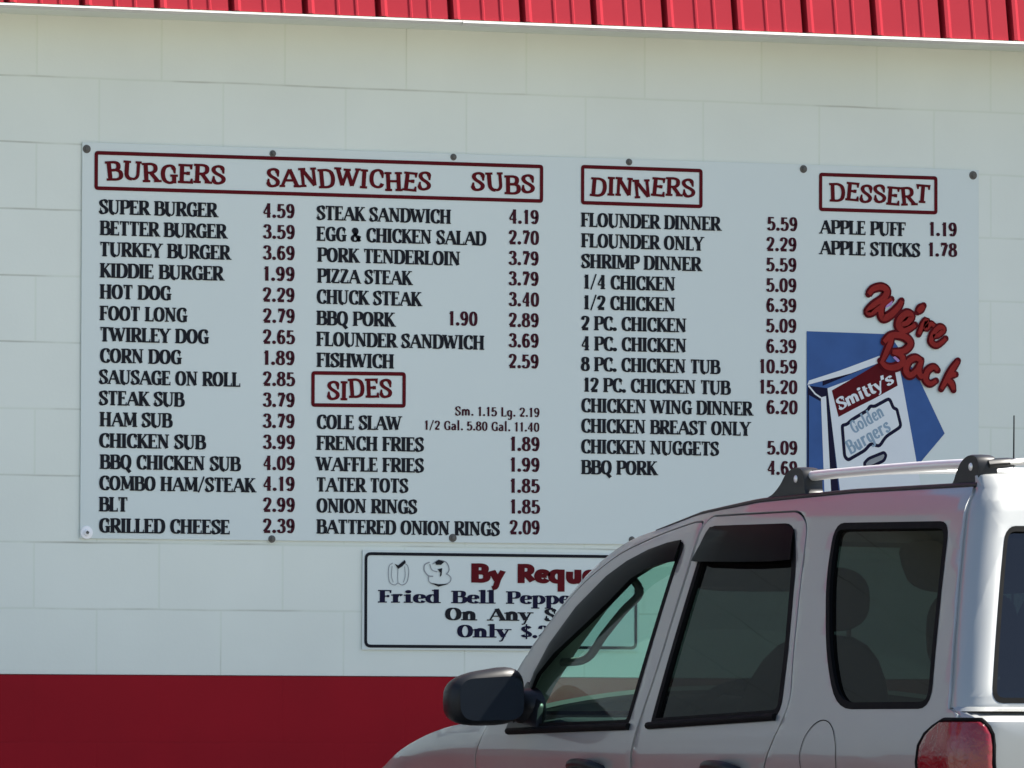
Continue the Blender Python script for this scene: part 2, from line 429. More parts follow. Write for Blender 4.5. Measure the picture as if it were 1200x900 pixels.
# ------------------------------------------------------------------ lettering: one skeleton alphabet, several styles
# stroke = (kind L/C/O, weight n/t/b, points, serif at start, serif at end); cap height 1
G = {
'A': (.70, [('L','t',[(.05,0),(.35,1)],'h',''),('L','b',[(.35,1),(.65,0)],'','h'),('L','t',[(.16,.34),(.54,.34)],'','')]),
'B': (.60, [('L','b',[(.14,0),(.14,1)],'h','h'),('C','n',[(.14,1),(.36,1),(.48,.90),(.48,.66),(.36,.54),(.14,.54)],'',''),('C','n',[(.14,.54),(.38,.54),(.54,.42),(.54,.13),(.40,0),(.14,0)],'','')]),
'C': (.60, [('C','n',[(.54,.78),(.48,.96),(.34,1),(.17,.86),(.11,.5),(.17,.14),(.34,0),(.48,.04),(.56,.22)],'v','')]),
'D': (.66, [('L','b',[(.14,0),(.14,1)],'h','h'),('C','n',[(.14,1),(.36,1),(.53,.86),(.59,.5),(.53,.14),(.36,0),(.14,0)],'','')]),
'E': (.54, [('L','b',[(.14,0),(.14,1)],'h','h'),('L','t',[(.14,1),(.47,1)],'','v'),('L','t',[(.14,.53),(.38,.53)],'','w'),('L','t',[(.14,0),(.50,0)],'','v')]),
'F': (.50, [('L','b',[(.14,0),(.14,1)],'h','h'),('L','t',[(.14,1),(.47,1)],'','v'),('L','t',[(.14,.52),(.38,.52)],'','w')]),
'G': (.64, [('C','n',[(.54,.78),(.48,.96),(.34,1),(.17,.86),(.11,.5),(.17,.14),(.34,0),(.46,.03),(.53,.10)],'v',''),('L','b',[(.53,.42),(.53,.04)],'h','')]),
'H': (.70, [('L','b',[(.14,0),(.14,1)],'h','h'),('L','b',[(.56,0),(.56,1)],'h','h'),('L','t',[(.14,.52),(.56,.52)],'','')]),
'I': (.28, [('L','b',[(.14,0),(.14,1)],'h','h')]),
'K': (.62, [('L','b',[(.14,0),(.14,1)],'h','h'),('L','t',[(.53,1),(.16,.44)],'h',''),('L','b',[(.27,.58),(.57,0)],'','h')]),
'L': (.51, [('L','b',[(.14,0),(.14,1)],'h','h'),('L','t',[(.14,0),(.48,0)],'','v')]),
'M': (.82, [('L','t',[(.10,0),(.13,1)],'h',''),('L','b',[(.13,1),(.41,.08)],'h',''),('L','t',[(.41,.08),(.68,1)],'',''),('L','b',[(.69,1),(.71,0)],'h','h')]),
'N': (.70, [('L','t',[(.12,0),(.12,1)],'h',''),('L','b',[(.12,1),(.58,0)],'h',''),('L','t',[(.58,0),(.58,1)],'','h')]),
'O': (.66, [('O','n',[(.33,1),(.15,.86),(.09,.5),(.15,.14),(.33,0),(.51,.14),(.57,.5),(.51,.86)],'','')]),
'P': (.56, [('L','b',[(.14,0),(.14,1)],'h','h'),('C','n',[(.14,1),(.38,1),(.51,.88),(.51,.60),(.38,.46),(.14,.46)],'','')]),
'Q': (.66, [('O','n',[(.33,1),(.15,.86),(.09,.5),(.15,.14),(.33,0),(.51,.14),(.57,.5),(.51,.86)],'',''),('L','b',[(.34,.10),(.60,-.20)],'','')]),
'R': (.62, [('L','b',[(.14,0),(.14,1)],'h','h'),('C','n',[(.14,1),(.36,1),(.49,.89),(.49,.63),(.36,.50),(.14,.50)],'',''),('L','b',[(.31,.50),(.57,0)],'','h')]),
'S': (.53, [('C','s',[(.45,.80),(.41,.95),(.27,1),(.13,.92),(.10,.76),(.18,.60),(.36,.44),(.46,.28),(.42,.09),(.27,0),(.13,.04),(.07,.20)],'v','v')]),
'T': (.58, [('L','b',[(.29,0),(.29,1)],'h',''),('L','t',[(.05,1),(.53,1)],'v','v')]),
'U': (.68, [('C','b',[(.14,1),(.14,.6),(.15,.22),(.24,.04),(.36,0)],'h',''),('C','t',[(.36,0),(.48,.04),(.56,.22),(.57,.6),(.57,1)],'','h')]),
'W': (.94, [('L','b',[(.06,1),(.27,0)],'h',''),('L','t',[(.27,0),(.46,.95)],'',''),('L','b',[(.44,.95),(.66,0)],'h',''),('L','t',[(.66,0),(.87,1)],'','h')]),
'Y': (.62, [('L','b',[(.06,1),(.31,.46)],'h',''),('L','t',[(.56,1),(.31,.46)],'h',''),('L','b',[(.31,.46),(.31,0)],'','h')]),
'Z': (.56, [('L','t',[(.07,1),(.49,1)],'v',''),('L','b',[(.47,1),(.08,0)],'',''),('L','t',[(.07,0),(.50,0)],'','v')]),
'&': (.66, [('C','n',[(.56,.42),(.44,.10),(.24,0),(.10,.12),(.12,.34),(.32,.56),(.38,.80),(.27,.98),(.16,.82),(.24,.60),(.58,0)],'','')]),
'/': (.42, [('L','t',[(.04,-.05),(.38,1.05)],'','')]),
'.': (.22, [('D','b',[(.11,.07)],'','')]),
"'": (.20, [('L','b',[(.12,1.0),(.08,.74)],'','')]),
'1': (.44, [('L','b',[(.24,0),(.24,1)],'h',''),('L','t',[(.10,.84),(.24,1)],'','')]),
'2': (.52, [('C','n',[(.09,.74),(.14,.94),(.27,1),(.41,.90),(.42,.68),(.30,.40),(.08,.06)],'',''),('L','b',[(.07,.05),(.46,.05)],'','')]),
'3': (.52, [('C','n',[(.10,.80),(.16,.96),(.28,1),(.40,.90),(.40,.68),(.28,.55),(.20,.53)],'',''),('C','n',[(.20,.53),(.34,.50),(.44,.36),(.42,.10),(.27,0),(.13,.05),(.08,.20)],'','')]),
'4': (.54, [('L','b',[(.37,0),(.37,1)],'h',''),('L','t',[(.35,1),(.06,.30)],'',''),('L','t',[(.06,.28),(.50,.28)],'','')]),
'5': (.52, [('L','t',[(.13,.97),(.44,.97)],'',''),('L','b',[(.14,.97),(.12,.52)],'',''),('C','n',[(.12,.54),(.26,.63),(.40,.54),(.45,.32),(.38,.08),(.24,0),(.12,.04),(.07,.18)],'','')]),
'6': (.52, [('C','n',[(.42,.86),(.34,.98),(.22,.96),(.12,.70),(.10,.36),(.16,.08),(.28,0),(.40,.10),(.44,.32),(.36,.54),(.25,.58),(.12,.46)],'','')]),
'7': (.50, [('L','b',[(.08,.96),(.44,.96)],'v',''),('L','b',[(.43,.95),(.20,0)],'','')]),
'8': (.52, [('O','n',[(.26,1),(.13,.92),(.12,.70),(.26,.55),(.40,.70),(.39,.92)],'',''),('O','n',[(.26,.55),(.10,.42),(.09,.12),(.26,0),(.43,.12),(.42,.42)],'','')]),
'9': (.52, [('C','n',[(.10,.14),(.18,.02),(.30,.04),(.40,.30),(.42,.64),(.36,.92),(.24,1),(.12,.90),(.08,.68),(.16,.46),(.27,.42),(.40,.54)],'','')]),
'0': (.52, [('O','n',[(.26,1),(.12,.86),(.08,.5),(.12,.14),(.26,0),(.40,.14),(.44,.5),(.40,.86)],'','')]),
'$': (.54, [('C','s',[(.45,.78),(.38,.90),(.27,.93),(.13,.86),(.10,.72),(.18,.58),(.36,.42),(.46,.28),(.42,.12),(.27,.06),(.13,.10),(.07,.22)],'',''),('L','t',[(.27,-.10),(.27,1.10)],'','')]),
'a': (.48, [('C','n',[(.08,.56),(.16,.66),(.28,.66),(.36,.52),(.36,.10),(.44,.0)],'',''),('O','n',[(.36,.38),(.22,.38),(.09,.26),(.09,.08),(.20,0),(.36,.12)],'','')]),
'b': (.54, [('L','b',[(.12,0),(.12,1.05)],'','q'),('C','n',[(.12,.52),(.22,.66),(.36,.64),(.47,.46),(.47,.20),(.36,.02),(.22,0),(.12,.10)],'','')]),
'c': (.46, [('C','n',[(.40,.54),(.32,.66),(.20,.66),(.09,.48),(.09,.18),(.20,0),(.32,.0),(.42,.14)],'','')]),
'd': (.56, [('L','b',[(.42,0),(.42,1.05)],'h','q'),('C','n',[(.42,.52),(.32,.66),(.18,.64),(.07,.46),(.07,.20),(.18,.02),(.32,0),(.42,.10)],'','')]),
'e': (.48, [('L','t',[(.08,.36),(.42,.36)],'',''),('C','n',[(.42,.36),(.40,.58),(.27,.67),(.14,.60),(.08,.36),(.12,.10),(.26,0),(.36,.02),(.43,.14)],'','')]),
'g': (.52, [('O','n',[(.26,.66),(.12,.58),(.09,.34),(.14,.08),(.26,.02),(.38,.12),(.40,.36),(.38,.58)],'',''),('C','n',[(.40,.66),(.40,.0),(.36,-.24),(.22,-.30),(.10,-.22)],'','')]),
'i': (.30, [('L','b',[(.14,0),(.14,.66)],'h','q'),('D','b',[(.14,.92)],'','')]),
'l': (.30, [('L','b',[(.14,0),(.14,1.05)],'h','q')]),
'm': (.84, [('L','b',[(.12,0),(.12,.66)],'h','q'),('C','b',[(.12,.50),(.22,.65),(.34,.62),(.40,.46),(.40,0)],'','h'),('C','b',[(.40,.50),(.50,.65),(.62,.62),(.68,.46),(.68,0)],'','h')]),
'n': (.58, [('L','b',[(.12,0),(.12,.66)],'h','q'),('C','b',[(.12,.48),(.22,.65),(.36,.63),(.43,.46),(.43,0)],'','h')]),
'o': (.54, [('O','n',[(.27,.66),(.13,.56),(.07,.33),(.13,.10),(.27,0),(.41,.10),(.47,.33),(.41,.56)],'','')]),
'p': (.56, [('L','b',[(.13,-.32),(.13,.66)],'h','q'),('C','n',[(.13,.52),(.23,.66),(.37,.64),(.48,.46),(.48,.20),(.37,.02),(.23,0),(.13,.10)],'','')]),
'q': (.56, [('L','b',[(.42,-.32),(.42,.66)],'h',''),('C','n',[(.42,.52),(.32,.66),(.18,.64),(.07,.46),(.07,.20),(.18,.02),(.32,0),(.42,.10)],'','')]),
'r': (.46, [('L','b',[(.13,0),(.13,.66)],'h','q'),('C','n',[(.13,.42),(.20,.60),(.30,.66),(.40,.58)],'','')]),
's': (.44, [('C','s',[(.37,.52),(.33,.64),(.22,.67),(.11,.62),(.09,.49),(.17,.38),(.32,.28),(.37,.16),(.32,.03),(.20,0),(.10,.04),(.06,.16)],'','')]),
't': (.36, [('C','b',[(.15,.92),(.15,.5),(.16,.12),(.24,0),(.34,.06)],'',''),('L','t',[(.03,.64),(.32,.64)],'','')]),
'u': (.58, [('C','b',[(.12,.66),(.12,.2),(.20,.02),(.34,.02),(.43,.16)],'q',''),('L','b',[(.43,0),(.43,.66)],'h','q')]),
'y': (.54, [('L','b',[(.07,.66),(.27,.02)],'h',''),('C','t',[(.47,.66),(.30,.10),(.20,-.22),(.08,-.28)],'h','')]),
'f': (.34, [('C','b',[(.34,.96),(.24,1.02),(.16,.90),(.15,.6),(.15,0)],'','h'),('L','t',[(.03,.64),(.30,.64)],'','')]),
'k': (.54, [('L','b',[(.12,0),(.12,1.05)],'h','q'),('L','t',[(.42,.66),(.14,.30)],'',''),('L','b',[(.24,.42),(.48,0)],'','h')]),
}
#           stem, hair, serif half-length, serif thickness, tracking, jitter, rotation of stress
STYLE = {
 'm': (.222, .095, .160, .072, .030, .0, .0),     # high-contrast roman capitals of the price list
 'p': (.205, .105, .110, .062, .075, .0, .0),     # prices
 's': (.175, .10, .060, .050, .060, .0, .0),     # the two small cole slaw lines
 'h': (.165, .128, .145, .120, .050, 1.9, .0),     # hand-lettered headings
 'f': (.220, .085, .190, .090, .070, .0, .0),     # wide slab serif
 'r': (.265, .215, .000, .000, .060, .0, .0),     # heavy sans
 'w': (.190, .100, .080, .060, .010, .0, .0),     # name on the paper bag
}
def stroke_faces(V, F, pts, width, lift, xf):
    """ribbon along pts; width(i, angle) -> thickness; every ribbon lies a hair above the last"""
    P = [Vector(p) for p in pts]
    L = len(P)
    rows = []
    for i in range(L):
        a, b = P[max(i - 1, 0)], P[min(i + 1, L - 1)]
        t = (b - a)
        if t.length < 1e-6: t = Vector((1, 0))
        t.normalize()
        n = Vector((-t.y, t.x))
        w = width(math.atan2(t.y, t.x), i / max(1, L - 1)) * 0.5
        rows.append((P[i] + n * w, P[i] - n * w))
    base = len(V)
    for a, b in rows:
        V.append(xf(a, lift)); V.append(xf(b, lift))
    for i in range(L - 1):
        k = base + 2 * i
        F.append((k, k + 1, k + 3, k + 2))

def disc_faces(V, F, c, r, lift, xf, n=10):
    base = len(V)
    for k in range(n):
        V.append(xf(Vector((c[0] + r * math.cos(2 * math.pi * k / n), c[1] + r * math.sin(2 * math.pi * k / n))), lift))
    F.append(tuple(range(base, base + n)))

def glyph_strokes(ch, st):
    stem, hair, sl, sth = st[:4]
    out = []
    adv, strokes = G[ch]
    hh = max(hair, .05)
    ymap = lambda y: hh / 2 + y * (1 - hh) if 0 <= y <= 1 else y
    for kind, wt, pts, s0, s1 in strokes:
        pts = [(x, ymap(y)) for x, y in pts]
        if kind == 'D':
            out.append(('disc', pts[0], stem * 0.62)); continue
        if kind == 'L':
            pl = [Vector(p) for p in pts]
            # let straight stems reach the full cap height
            if len(pl) == 2 and wt == 'b' and abs(pl[0].x - pl[1].x) < .06:
                d = (pl[1] - pl[0]).normalized() * hh / 2
                pl = [pl[0] - d, pl[1] + d]
        elif kind == 'C':
            pl = smooth_poly(pts, 5)
        else:
            pl = smooth_poly(pts, 5, True); pl.append(pl[0]); pl.append(pl[1])
        if wt == 'b': wf = lambda a, t, s=stem: s
        elif wt == 't': wf = lambda a, t, h=hair: h
        elif wt == 's': wf = lambda a, t: hair + (stem - hair) * min(1, abs(math.sin(a - .25)) ** 1.0 + .0)
        else: wf = lambda a, t: hair + (stem - hair) * abs(math.sin(a)) ** 1.3
        out.append(('line', pl, wf))
        if sl <= 0: continue
        for s, p, q in ((s0, Vector(pts[0]), Vector(pts[1])), (s1, Vector(pts[-1]), Vector(pts[-2]))):
            if not s: continue
            if s == 'h':
                y = p.y
                if abs(y) < .3: y = max(y, sth / 2)
                if abs(y - 1) < .3: y = min(y, 1 - sth / 2)
                k = sl * (1.0 if wt == 'b' else .8)
                out.append(('line', [Vector((p.x - k, y)), Vector((p.x + k, y))], lambda a, t, h=sth: h))
            elif s == 'q':
                out.append(('line', [Vector((p.x - sl, p.y - sth / 2)), Vector((p.x + stem * .45, p.y - sth / 2))], lambda a, t, h=sth: h))
            elif s in 'vw':
                k = .17 if s == 'v' else .09
                d = -1 if p.y > .6 else 1
                if s == 'w':
                    out.append(('line', [Vector((p.x, p.y - k)), Vector((p.x, p.y + k))], lambda a, t, h=sth: h * 1.1))
                else:
                    out.append(('line', [Vector((p.x, p.y - d * hair * .5)), Vector((p.x + .02, p.y + d * k * 1.2))], lambda a, t, h=sth: h * 1.25 - h * .7 * t))
    return adv, out

def text_mesh(s, style, x0, z0, width, cap, y=-0.0075, V=None, F=None, place=None):
    """flat lettering; x0, z0 = left end of the baseline on the wall (metres)"""
    st = STYLE[style]
    track, jit = st[4], st[5]
    pen = 0.0
    items = []
    rnd = random.Random(hash_str(s))
    for ch in s:
        if ch == ' ':
            pen += .30; continue
        adv, strokes = glyph_strokes(ch, st)
        items.append((pen, adv, strokes)); pen += adv + track
    total = pen - track
    sx = width / total
    V = [] if V is None else V
    F = [] if F is None else F
    for pen, adv, strokes in items:
        ang = rnd.uniform(-.05, .05) * jit
        dy = rnd.uniform(-.05, .05) * jit
        ca, sa = math.cos(ang), math.sin(ang)
        for k, sd in enumerate(strokes):
            def xf(p, lift, pen=pen, adv=adv):
                px, py = p[0] - adv / 2, p[1] - .5
                qx, qy = px * ca - py * sa, px * sa + py * ca
                X, Z = (pen + adv / 2 + qx) * sx, (qy + .5 + dy) * cap
                if place: return place(X, Z, lift)
                return (x0 + X, y - lift, z0 + Z)
            lift = 0.00012 * k
            if sd[0] == 'disc': disc_faces(V, F, sd[1], sd[2], lift, xf)
            else: stroke_faces(V, F, sd[1], sd[2], lift, xf)
    return V, F

def hash_str(s):
    h = 7
    for c in s: h = (h * 31 + ord(c)) % 1000003
    return h

def flat_poly(pts, y, V, F):
    """one flat printed shape on the wall plane"""
    P = [Vector((p[0], p[1], 0)) for p in pts]
    base = len(V)
    for p in P: V.append((p.x, y, p.y))
    for t in tessellate_polygon([P]): F.append(tuple(base + i for i in t))

def ring_poly(outer, inner, y, V, F):
    n = len(outer)
    base = len(V)
    for p in outer: V.append((p[0], y, p[1]))
    for p in inner: V.append((p[0], y, p[1]))
    for i in range(n):
        j = (i + 1) % n
        F.append((base + i, base + j, base + n + j, base + n + i))

def rect_frame(x0, z0, x1, z1, w, r, y, skew=0.0):
    o = round_poly([(x0, z0), (x1, z0 + skew), (x1, z1 + skew), (x0, z1)], r, 5)
    i = offset_poly(o, -w)
    V, F = [], []
    ring_poly(o, i, y, V, F)
    return V, F

def out_facing(me):
    """printed shapes all look towards -y"""
    bm = bmesh.new(); bm.from_mesh(me)
    bm.normal_update()
    bmesh.ops.reverse_faces(bm, faces=[f for f in bm.faces if f.normal.y > 0])
    bm.to_mesh(me); bm.free()
    return me

# ------------------------------------------------------------------ ground
bm = bmesh.new()
vs = [bm.verts.new(p) for p in ((-600, -700, 0), (600, -700, 0), (600, 500, 0), (-600, 500, 0))]
bm.faces.new(vs)
tag(link('ground', bm_mesh(bm), M['concrete']), kind='structure')  # out of view; pale warm tone chosen to bounce light onto the upper wall
bm = bmesh.new()
bm.faces.new([bm.verts.new(p) for p in ((-60, -8.5, .004), (60, -8.5, .004), (60, -.01, .004), (-60, -.01, .004))])
tag(link('low_bounce_bay', bm_mesh(bm), M['asphalt']), kind='structure')  # unseen dark strip, added to lessen warm bounce low on the wall
for k in range(-8, 9):
    bm = bmesh.new()
    x = 1.10 - 1.40 + 2.8 * k
    bm.faces.new([bm.verts.new(p) for p in ((x - .05, -6.2, .008), (x + .05, -6.2, .008), (x + .05, -.9, .008), (x - .05, -.9, .008))])
    tag(link('bay_line', bm_mesh(bm), M['trim_white']), kind='structure')

# ------------------------------------------------------------------ the restaurant
bld = empty('restaurant_building', (0, 0, 0), 'white block restaurant with red painted base and red ribbed metal roof edge', 'building')
BX0, BX1, BD, TOPZ = -7.0, 11.0, 9.0, 3.30
bm = bmesh.new()
def quad(bm, *p): return bm.faces.new([bm.verts.new(q) for q in p])
box(bm, ((BX0 + BX1) / 2, BD / 2, (1.2192 + TOPZ) / 2), (BX1 - BX0, BD, TOPZ - 1.2192))
link('wall', bm_mesh(bm), M['wall'], bld)
bm = bmesh.new()
box(bm, ((BX0 + BX1) / 2, BD / 2, 1.2172 / 2), (BX1 - BX0 + .006, BD + .006, 1.2172))
link('painted_base', bm_mesh(bm), M['red_base'], bld)

# ribbed metal fascia leaning back from the eave
EY, EZ = -0.25, 3.2375
def fascia_profile():
    pts = []
    P = 0.2418
    k0 = int((BX0 - .3 - .158) / P) - 1
    k = k0
    while True:
        x = .158 + P * k
        if x > BX1 + .3: break
        if x > BX0 - .3:
            pts += [(x - .020, 0), (x - .018, -.030), (x - .004, -.030), (x - .002, .007), (x + .010, .007), (x + .022, 0)]
            for q in (.098, .160):
                pts += [(x + q - .006, 0), (x + q - .003, .0025), (x + q + .003, .0025), (x + q + .007, 0)]
        k += 1
    return pts
pr = fascia_profile()
SL = math.radians(80)
up_f = Vector((0, math.cos(SL), math.sin(SL)))
out_f = Vector((0, -math.sin(SL), math.cos(SL)))
V, F = [], []
rows = 5
for r in range(rows + 1):
    for x, d in pr:
        p = Vector((x, EY, EZ)) + up_f * (1.1 * r / rows) + out_f * d
        V.append(p)
n = len(pr)
for r in range(rows):
    for i in range(n - 1):
        F.append((r * n + i, r * n + i + 1, (r + 1) * n + i + 1, (r + 1) * n + i))
me = pydata(V, F)
bm = bmesh.new(); bm.from_mesh(me); bmesh.ops.recalc_face_normals(bm, faces=bm.faces[:]); orient(bm, Vector((2, 4, 2)))
LEVEL = Matrix(((1, 0, 0, 0), (0, 1, 0, 0), (.0034, 0, 1, .0055), (0, 0, 0, 1)))   # the eave is a touch out of level
bm.transform(LEVEL)
finish('metal_fascia', bm, M['red_metal'], bld, thick=0.0012, smooth=20)
bm = bmesh.new()
box(bm, ((BX0 + BX1) / 2, EY - .002, EZ - .0105), (BX1 - BX0 + .5, .020, .0055), Matrix.Rotation(math.radians(-24), 3, 'X'))
# second, shorter flashing length lapped over the joint
box(bm, (3.15, EY - .005, EZ - .0115), (4.0, .020, .0075), Matrix.Rotation(math.radians(-24), 3, 'X'))
bm.transform(LEVEL)
link('eave_trim', bm_mesh(bm), M['trim_white'], bld)
bm = bmesh.new()
box(bm, ((BX0 + BX1) / 2, EY / 2 + .026, EZ - .006), (BX1 - BX0 + .4, -EY + .044, .010))
bm.transform(LEVEL)
link('soffit', bm_mesh(bm), M['wall'], bld)
bm = bmesh.new()
box(bm, ((BX0 + BX1) / 2, BD / 2 + .15, 3.9), (BX1 - BX0 + .2, BD + .1, .9))
link('roof', bm_mesh(bm), M['roof_deck'], bld)

# ------------------------------------------------------------------ the menu board
CAP = 0.0448
MENU = [
 ('m', 'SUPER BURGER', 0.052, 2.628, 0.385),
 ('m', 'BETTER BURGER', 0.055, 2.563, 0.413),
 ('m', 'TURKEY BURGER', 0.055, 2.498, 0.425),
 ('m', 'KIDDIE BURGER', 0.056, 2.433, 0.402),
 ('m', 'HOT DOG', 0.056, 2.368, 0.231),
 ('m', 'FOOT LONG', 0.056, 2.302, 0.284),
 ('m', 'TWIRLEY DOG', 0.057, 2.237, 0.354),
 ('m', 'CORN DOG', 0.057, 2.172, 0.265),
 ('m', 'SAUSAGE ON ROLL', 0.055, 2.107, 0.461),
 ('m', 'STEAK SUB', 0.055, 2.042, 0.276),
 ('m', 'HAM SUB', 0.058, 1.977, 0.234),
 ('m', 'CHICKEN SUB', 0.056, 1.912, 0.346),
 ('m', 'BBQ CHICKEN SUB', 0.059, 1.847, 0.458),
 ('m', 'COMBO HAM/STEAK', 0.057, 1.782, 0.509),
 ('m', 'BLT', 0.057, 1.717, 0.092),
 ('m', 'GRILLED CHEESE', 0.057, 1.652, 0.427),
 ('p', '4.59', 0.589, 2.632, 0.105),
 ('p', '3.59', 0.59, 2.567, 0.105),
 ('p', '3.69', 0.59, 2.502, 0.105),
 ('p', '1.99', 0.59, 2.437, 0.105),
 ('p', '2.29', 0.59, 2.372, 0.105),
 ('p', '2.79', 0.591, 2.307, 0.105),
 ('p', '2.65', 0.591, 2.242, 0.105),
 ('p', '1.89', 0.591, 2.177, 0.105),
 ('p', '2.85', 0.592, 2.112, 0.105),
 ('p', '3.79', 0.592, 2.047, 0.105),
 ('p', '3.79', 0.592, 1.982, 0.105),
 ('p', '3.99', 0.593, 1.917, 0.105),
 ('p', '4.09', 0.593, 1.852, 0.105),
 ('p', '4.19', 0.593, 1.788, 0.105),
 ('p', '2.99', 0.594, 1.723, 0.105),
 ('p', '2.39', 0.594, 1.658, 0.105),
 ('m', 'STEAK SANDWICH', 0.768, 2.63, 0.449),
 ('m', 'EGG & CHICKEN SALAD', 0.768, 2.565, 0.568),
 ('m', 'PORK TENDERLOIN', 0.771, 2.5, 0.478),
 ('m', 'PIZZA STEAK', 0.771, 2.435, 0.314),
 ('m', 'CHUCK STEAK', 0.769, 2.37, 0.348),
 ('m', 'BBQ PORK', 0.769, 2.304, 0.259),
 ('m', 'FLOUNDER SANDWICH', 0.769, 2.239, 0.562),
 ('m', 'FISHWICH', 0.77, 2.174, 0.257),
 ('p', '4.19', 1.414, 2.637, 0.102),
 ('p', '2.70', 1.414, 2.572, 0.102),
 ('p', '3.79', 1.414, 2.507, 0.102),
 ('p', '3.79', 1.414, 2.443, 0.102),
 ('p', '3.40', 1.415, 2.378, 0.102),
 ('p', '2.89', 1.415, 2.313, 0.102),
 ('p', '3.69', 1.415, 2.249, 0.102),
 ('p', '2.59', 1.415, 2.184, 0.102),
 ('p', '1.90', 1.21, 2.313, 0.098),
 ('m', 'COLE SLAW', 0.771, 1.982, 0.282),
 ('m', 'FRENCH FRIES', 0.771, 1.917, 0.357),
 ('m', 'WAFFLE FRIES', 0.771, 1.852, 0.357),
 ('m', 'TATER TOTS', 0.771, 1.788, 0.305),
 ('m', 'ONION RINGS', 0.772, 1.723, 0.334),
 ('m', 'BATTERED ONION RINGS', 0.772, 1.658, 0.613),
 ('p', '1.89', 1.419, 1.925, 0.102),
 ('p', '1.99', 1.419, 1.86, 0.102),
 ('p', '1.85', 1.419, 1.794, 0.102),
 ('p', '1.85', 1.42, 1.729, 0.102),
 ('p', '2.09', 1.42, 1.664, 0.102),
 ('s', 'Sm. 1.15 Lg. 2.19', 1.234, 2.032, 0.287),
 ('s', '1/2 Gal. 5.80 Gal. 11.40', 1.13, 1.986, 0.39),
 ('m', 'FLOUNDER DINNER', 1.661, 2.634, 0.48),
 ('m', 'FLOUNDER ONLY', 1.662, 2.569, 0.421),
 ('m', 'SHRIMP DINNER', 1.662, 2.504, 0.412),
 ('m', '1/4 CHICKEN', 1.668, 2.439, 0.317),
 ('m', '1/2 CHICKEN', 1.668, 2.374, 0.317),
 ('m', '2 PC. CHICKEN', 1.662, 2.309, 0.362),
 ('m', '4 PC. CHICKEN', 1.662, 2.245, 0.362),
 ('m', '8 PC. CHICKEN TUB', 1.663, 2.18, 0.477),
 ('m', '12 PC. CHICKEN TUB', 1.669, 2.115, 0.507),
 ('m', 'CHICKEN WING DINNER', 1.663, 2.05, 0.59),
 ('m', 'CHICKEN BREAST ONLY', 1.663, 1.986, 0.584),
 ('m', 'CHICKEN NUGGETS', 1.663, 1.921, 0.474),
 ('m', 'BBQ PORK', 1.664, 1.856, 0.258),
 ('p', '5.59', 2.306, 2.64, 0.105),
 ('p', '2.29', 2.303, 2.575, 0.105),
 ('p', '5.59', 2.303, 2.51, 0.105),
 ('p', '5.09', 2.303, 2.445, 0.105),
 ('p', '6.39', 2.303, 2.381, 0.105),
 ('p', '5.09', 2.303, 2.316, 0.105),
 ('p', '6.39', 2.303, 2.251, 0.105),
 ('p', '10.59', 2.277, 2.186, 0.134),
 ('p', '15.20', 2.277, 2.121, 0.134),
 ('p', '6.20', 2.304, 2.057, 0.108),
 ('p', '5.09', 2.307, 1.928, 0.105),
 ('p', '4.69', 2.307, 1.864, 0.105),
 ('m', 'APPLE PUFF', 2.491, 2.635, 0.302),
 ('m', 'APPLE STICKS', 2.491, 2.569, 0.353),
 ('p', '1.19', 2.875, 2.639, 0.101),
 ('p', '1.78', 2.872, 2.573, 0.104),
]
board = empty('menu_board', (1.525, 0, 1.634), 'wide white menu board listing burgers, sandwiches, dinners and dessert, bolted to the white wall', 'sign')
bm = bmesh.new()
o = [(-.003, 1.634), (3.055, 1.640), (3.055, 2.856), (-.003, 2.846)]
bm2 = sheet(o, [], lambda u, v: (u, -.006, v), .2, .2)
orient(bm2, Vector((1.5, 3, 2)))
finish('panel', bm2, M['board'], board, thick=.0045, smooth=30)
YT = -0.0075
def lettering(name, args_list, m, parent, label=None):
    V, F = [], []
    for a in args_list: text_mesh(*a, V=V, F=F)
    return link(name, out_facing(pydata(V, F, name)), m, parent, label)
for sty, s, x, z, w in MENU:
    if sty == 'm':
        lettering('menu_item', [(s, 'm', x, z, w, CAP)], M['ink_black'], board, 'black lettering reading %s' % s)
    elif sty == 'p':
        lettering('price', [(s, 'p', x, z, w, CAP)], M['ink_price'], board, 'dark price reading %s' % s)
    elif sty == 's':
        lettering('small_price_line', [(s, 's', x, z, w, .029)], M['ink_price'], board, 'small line reading %s' % s)
def heading(words, rect, skew=.004):
    V, F = rect_frame(*rect, .0115, .012, YT, skew)
    fr = link('heading_frame', out_facing(pydata(V, F)), M['ink_maroon'], board)
    for s, x, z, w in words:
        lettering('heading', [(s, 'h', x, z, w, .060)], M['ink_maroon'], fr, 'maroon heading reading %s' % s)
heading([('BURGERS', .073, 2.730, .391), ('SANDWICHES', .600, 2.730, .550), ('SUBS', 1.286, 2.733, .215)], (.036, 2.701, 1.531, 2.821), .004)
heading([('SIDES', .804, 2.077, .217)], (.752, 2.050, 1.068, 2.161), .003)
heading([('DINNERS', 1.693, 2.735, .359)], (1.660, 2.704, 2.080, 2.829), .0)
heading([('DESSERT', 2.524, 2.738, .354)], (2.487, 2.707, 2.907, 2.830), .001)

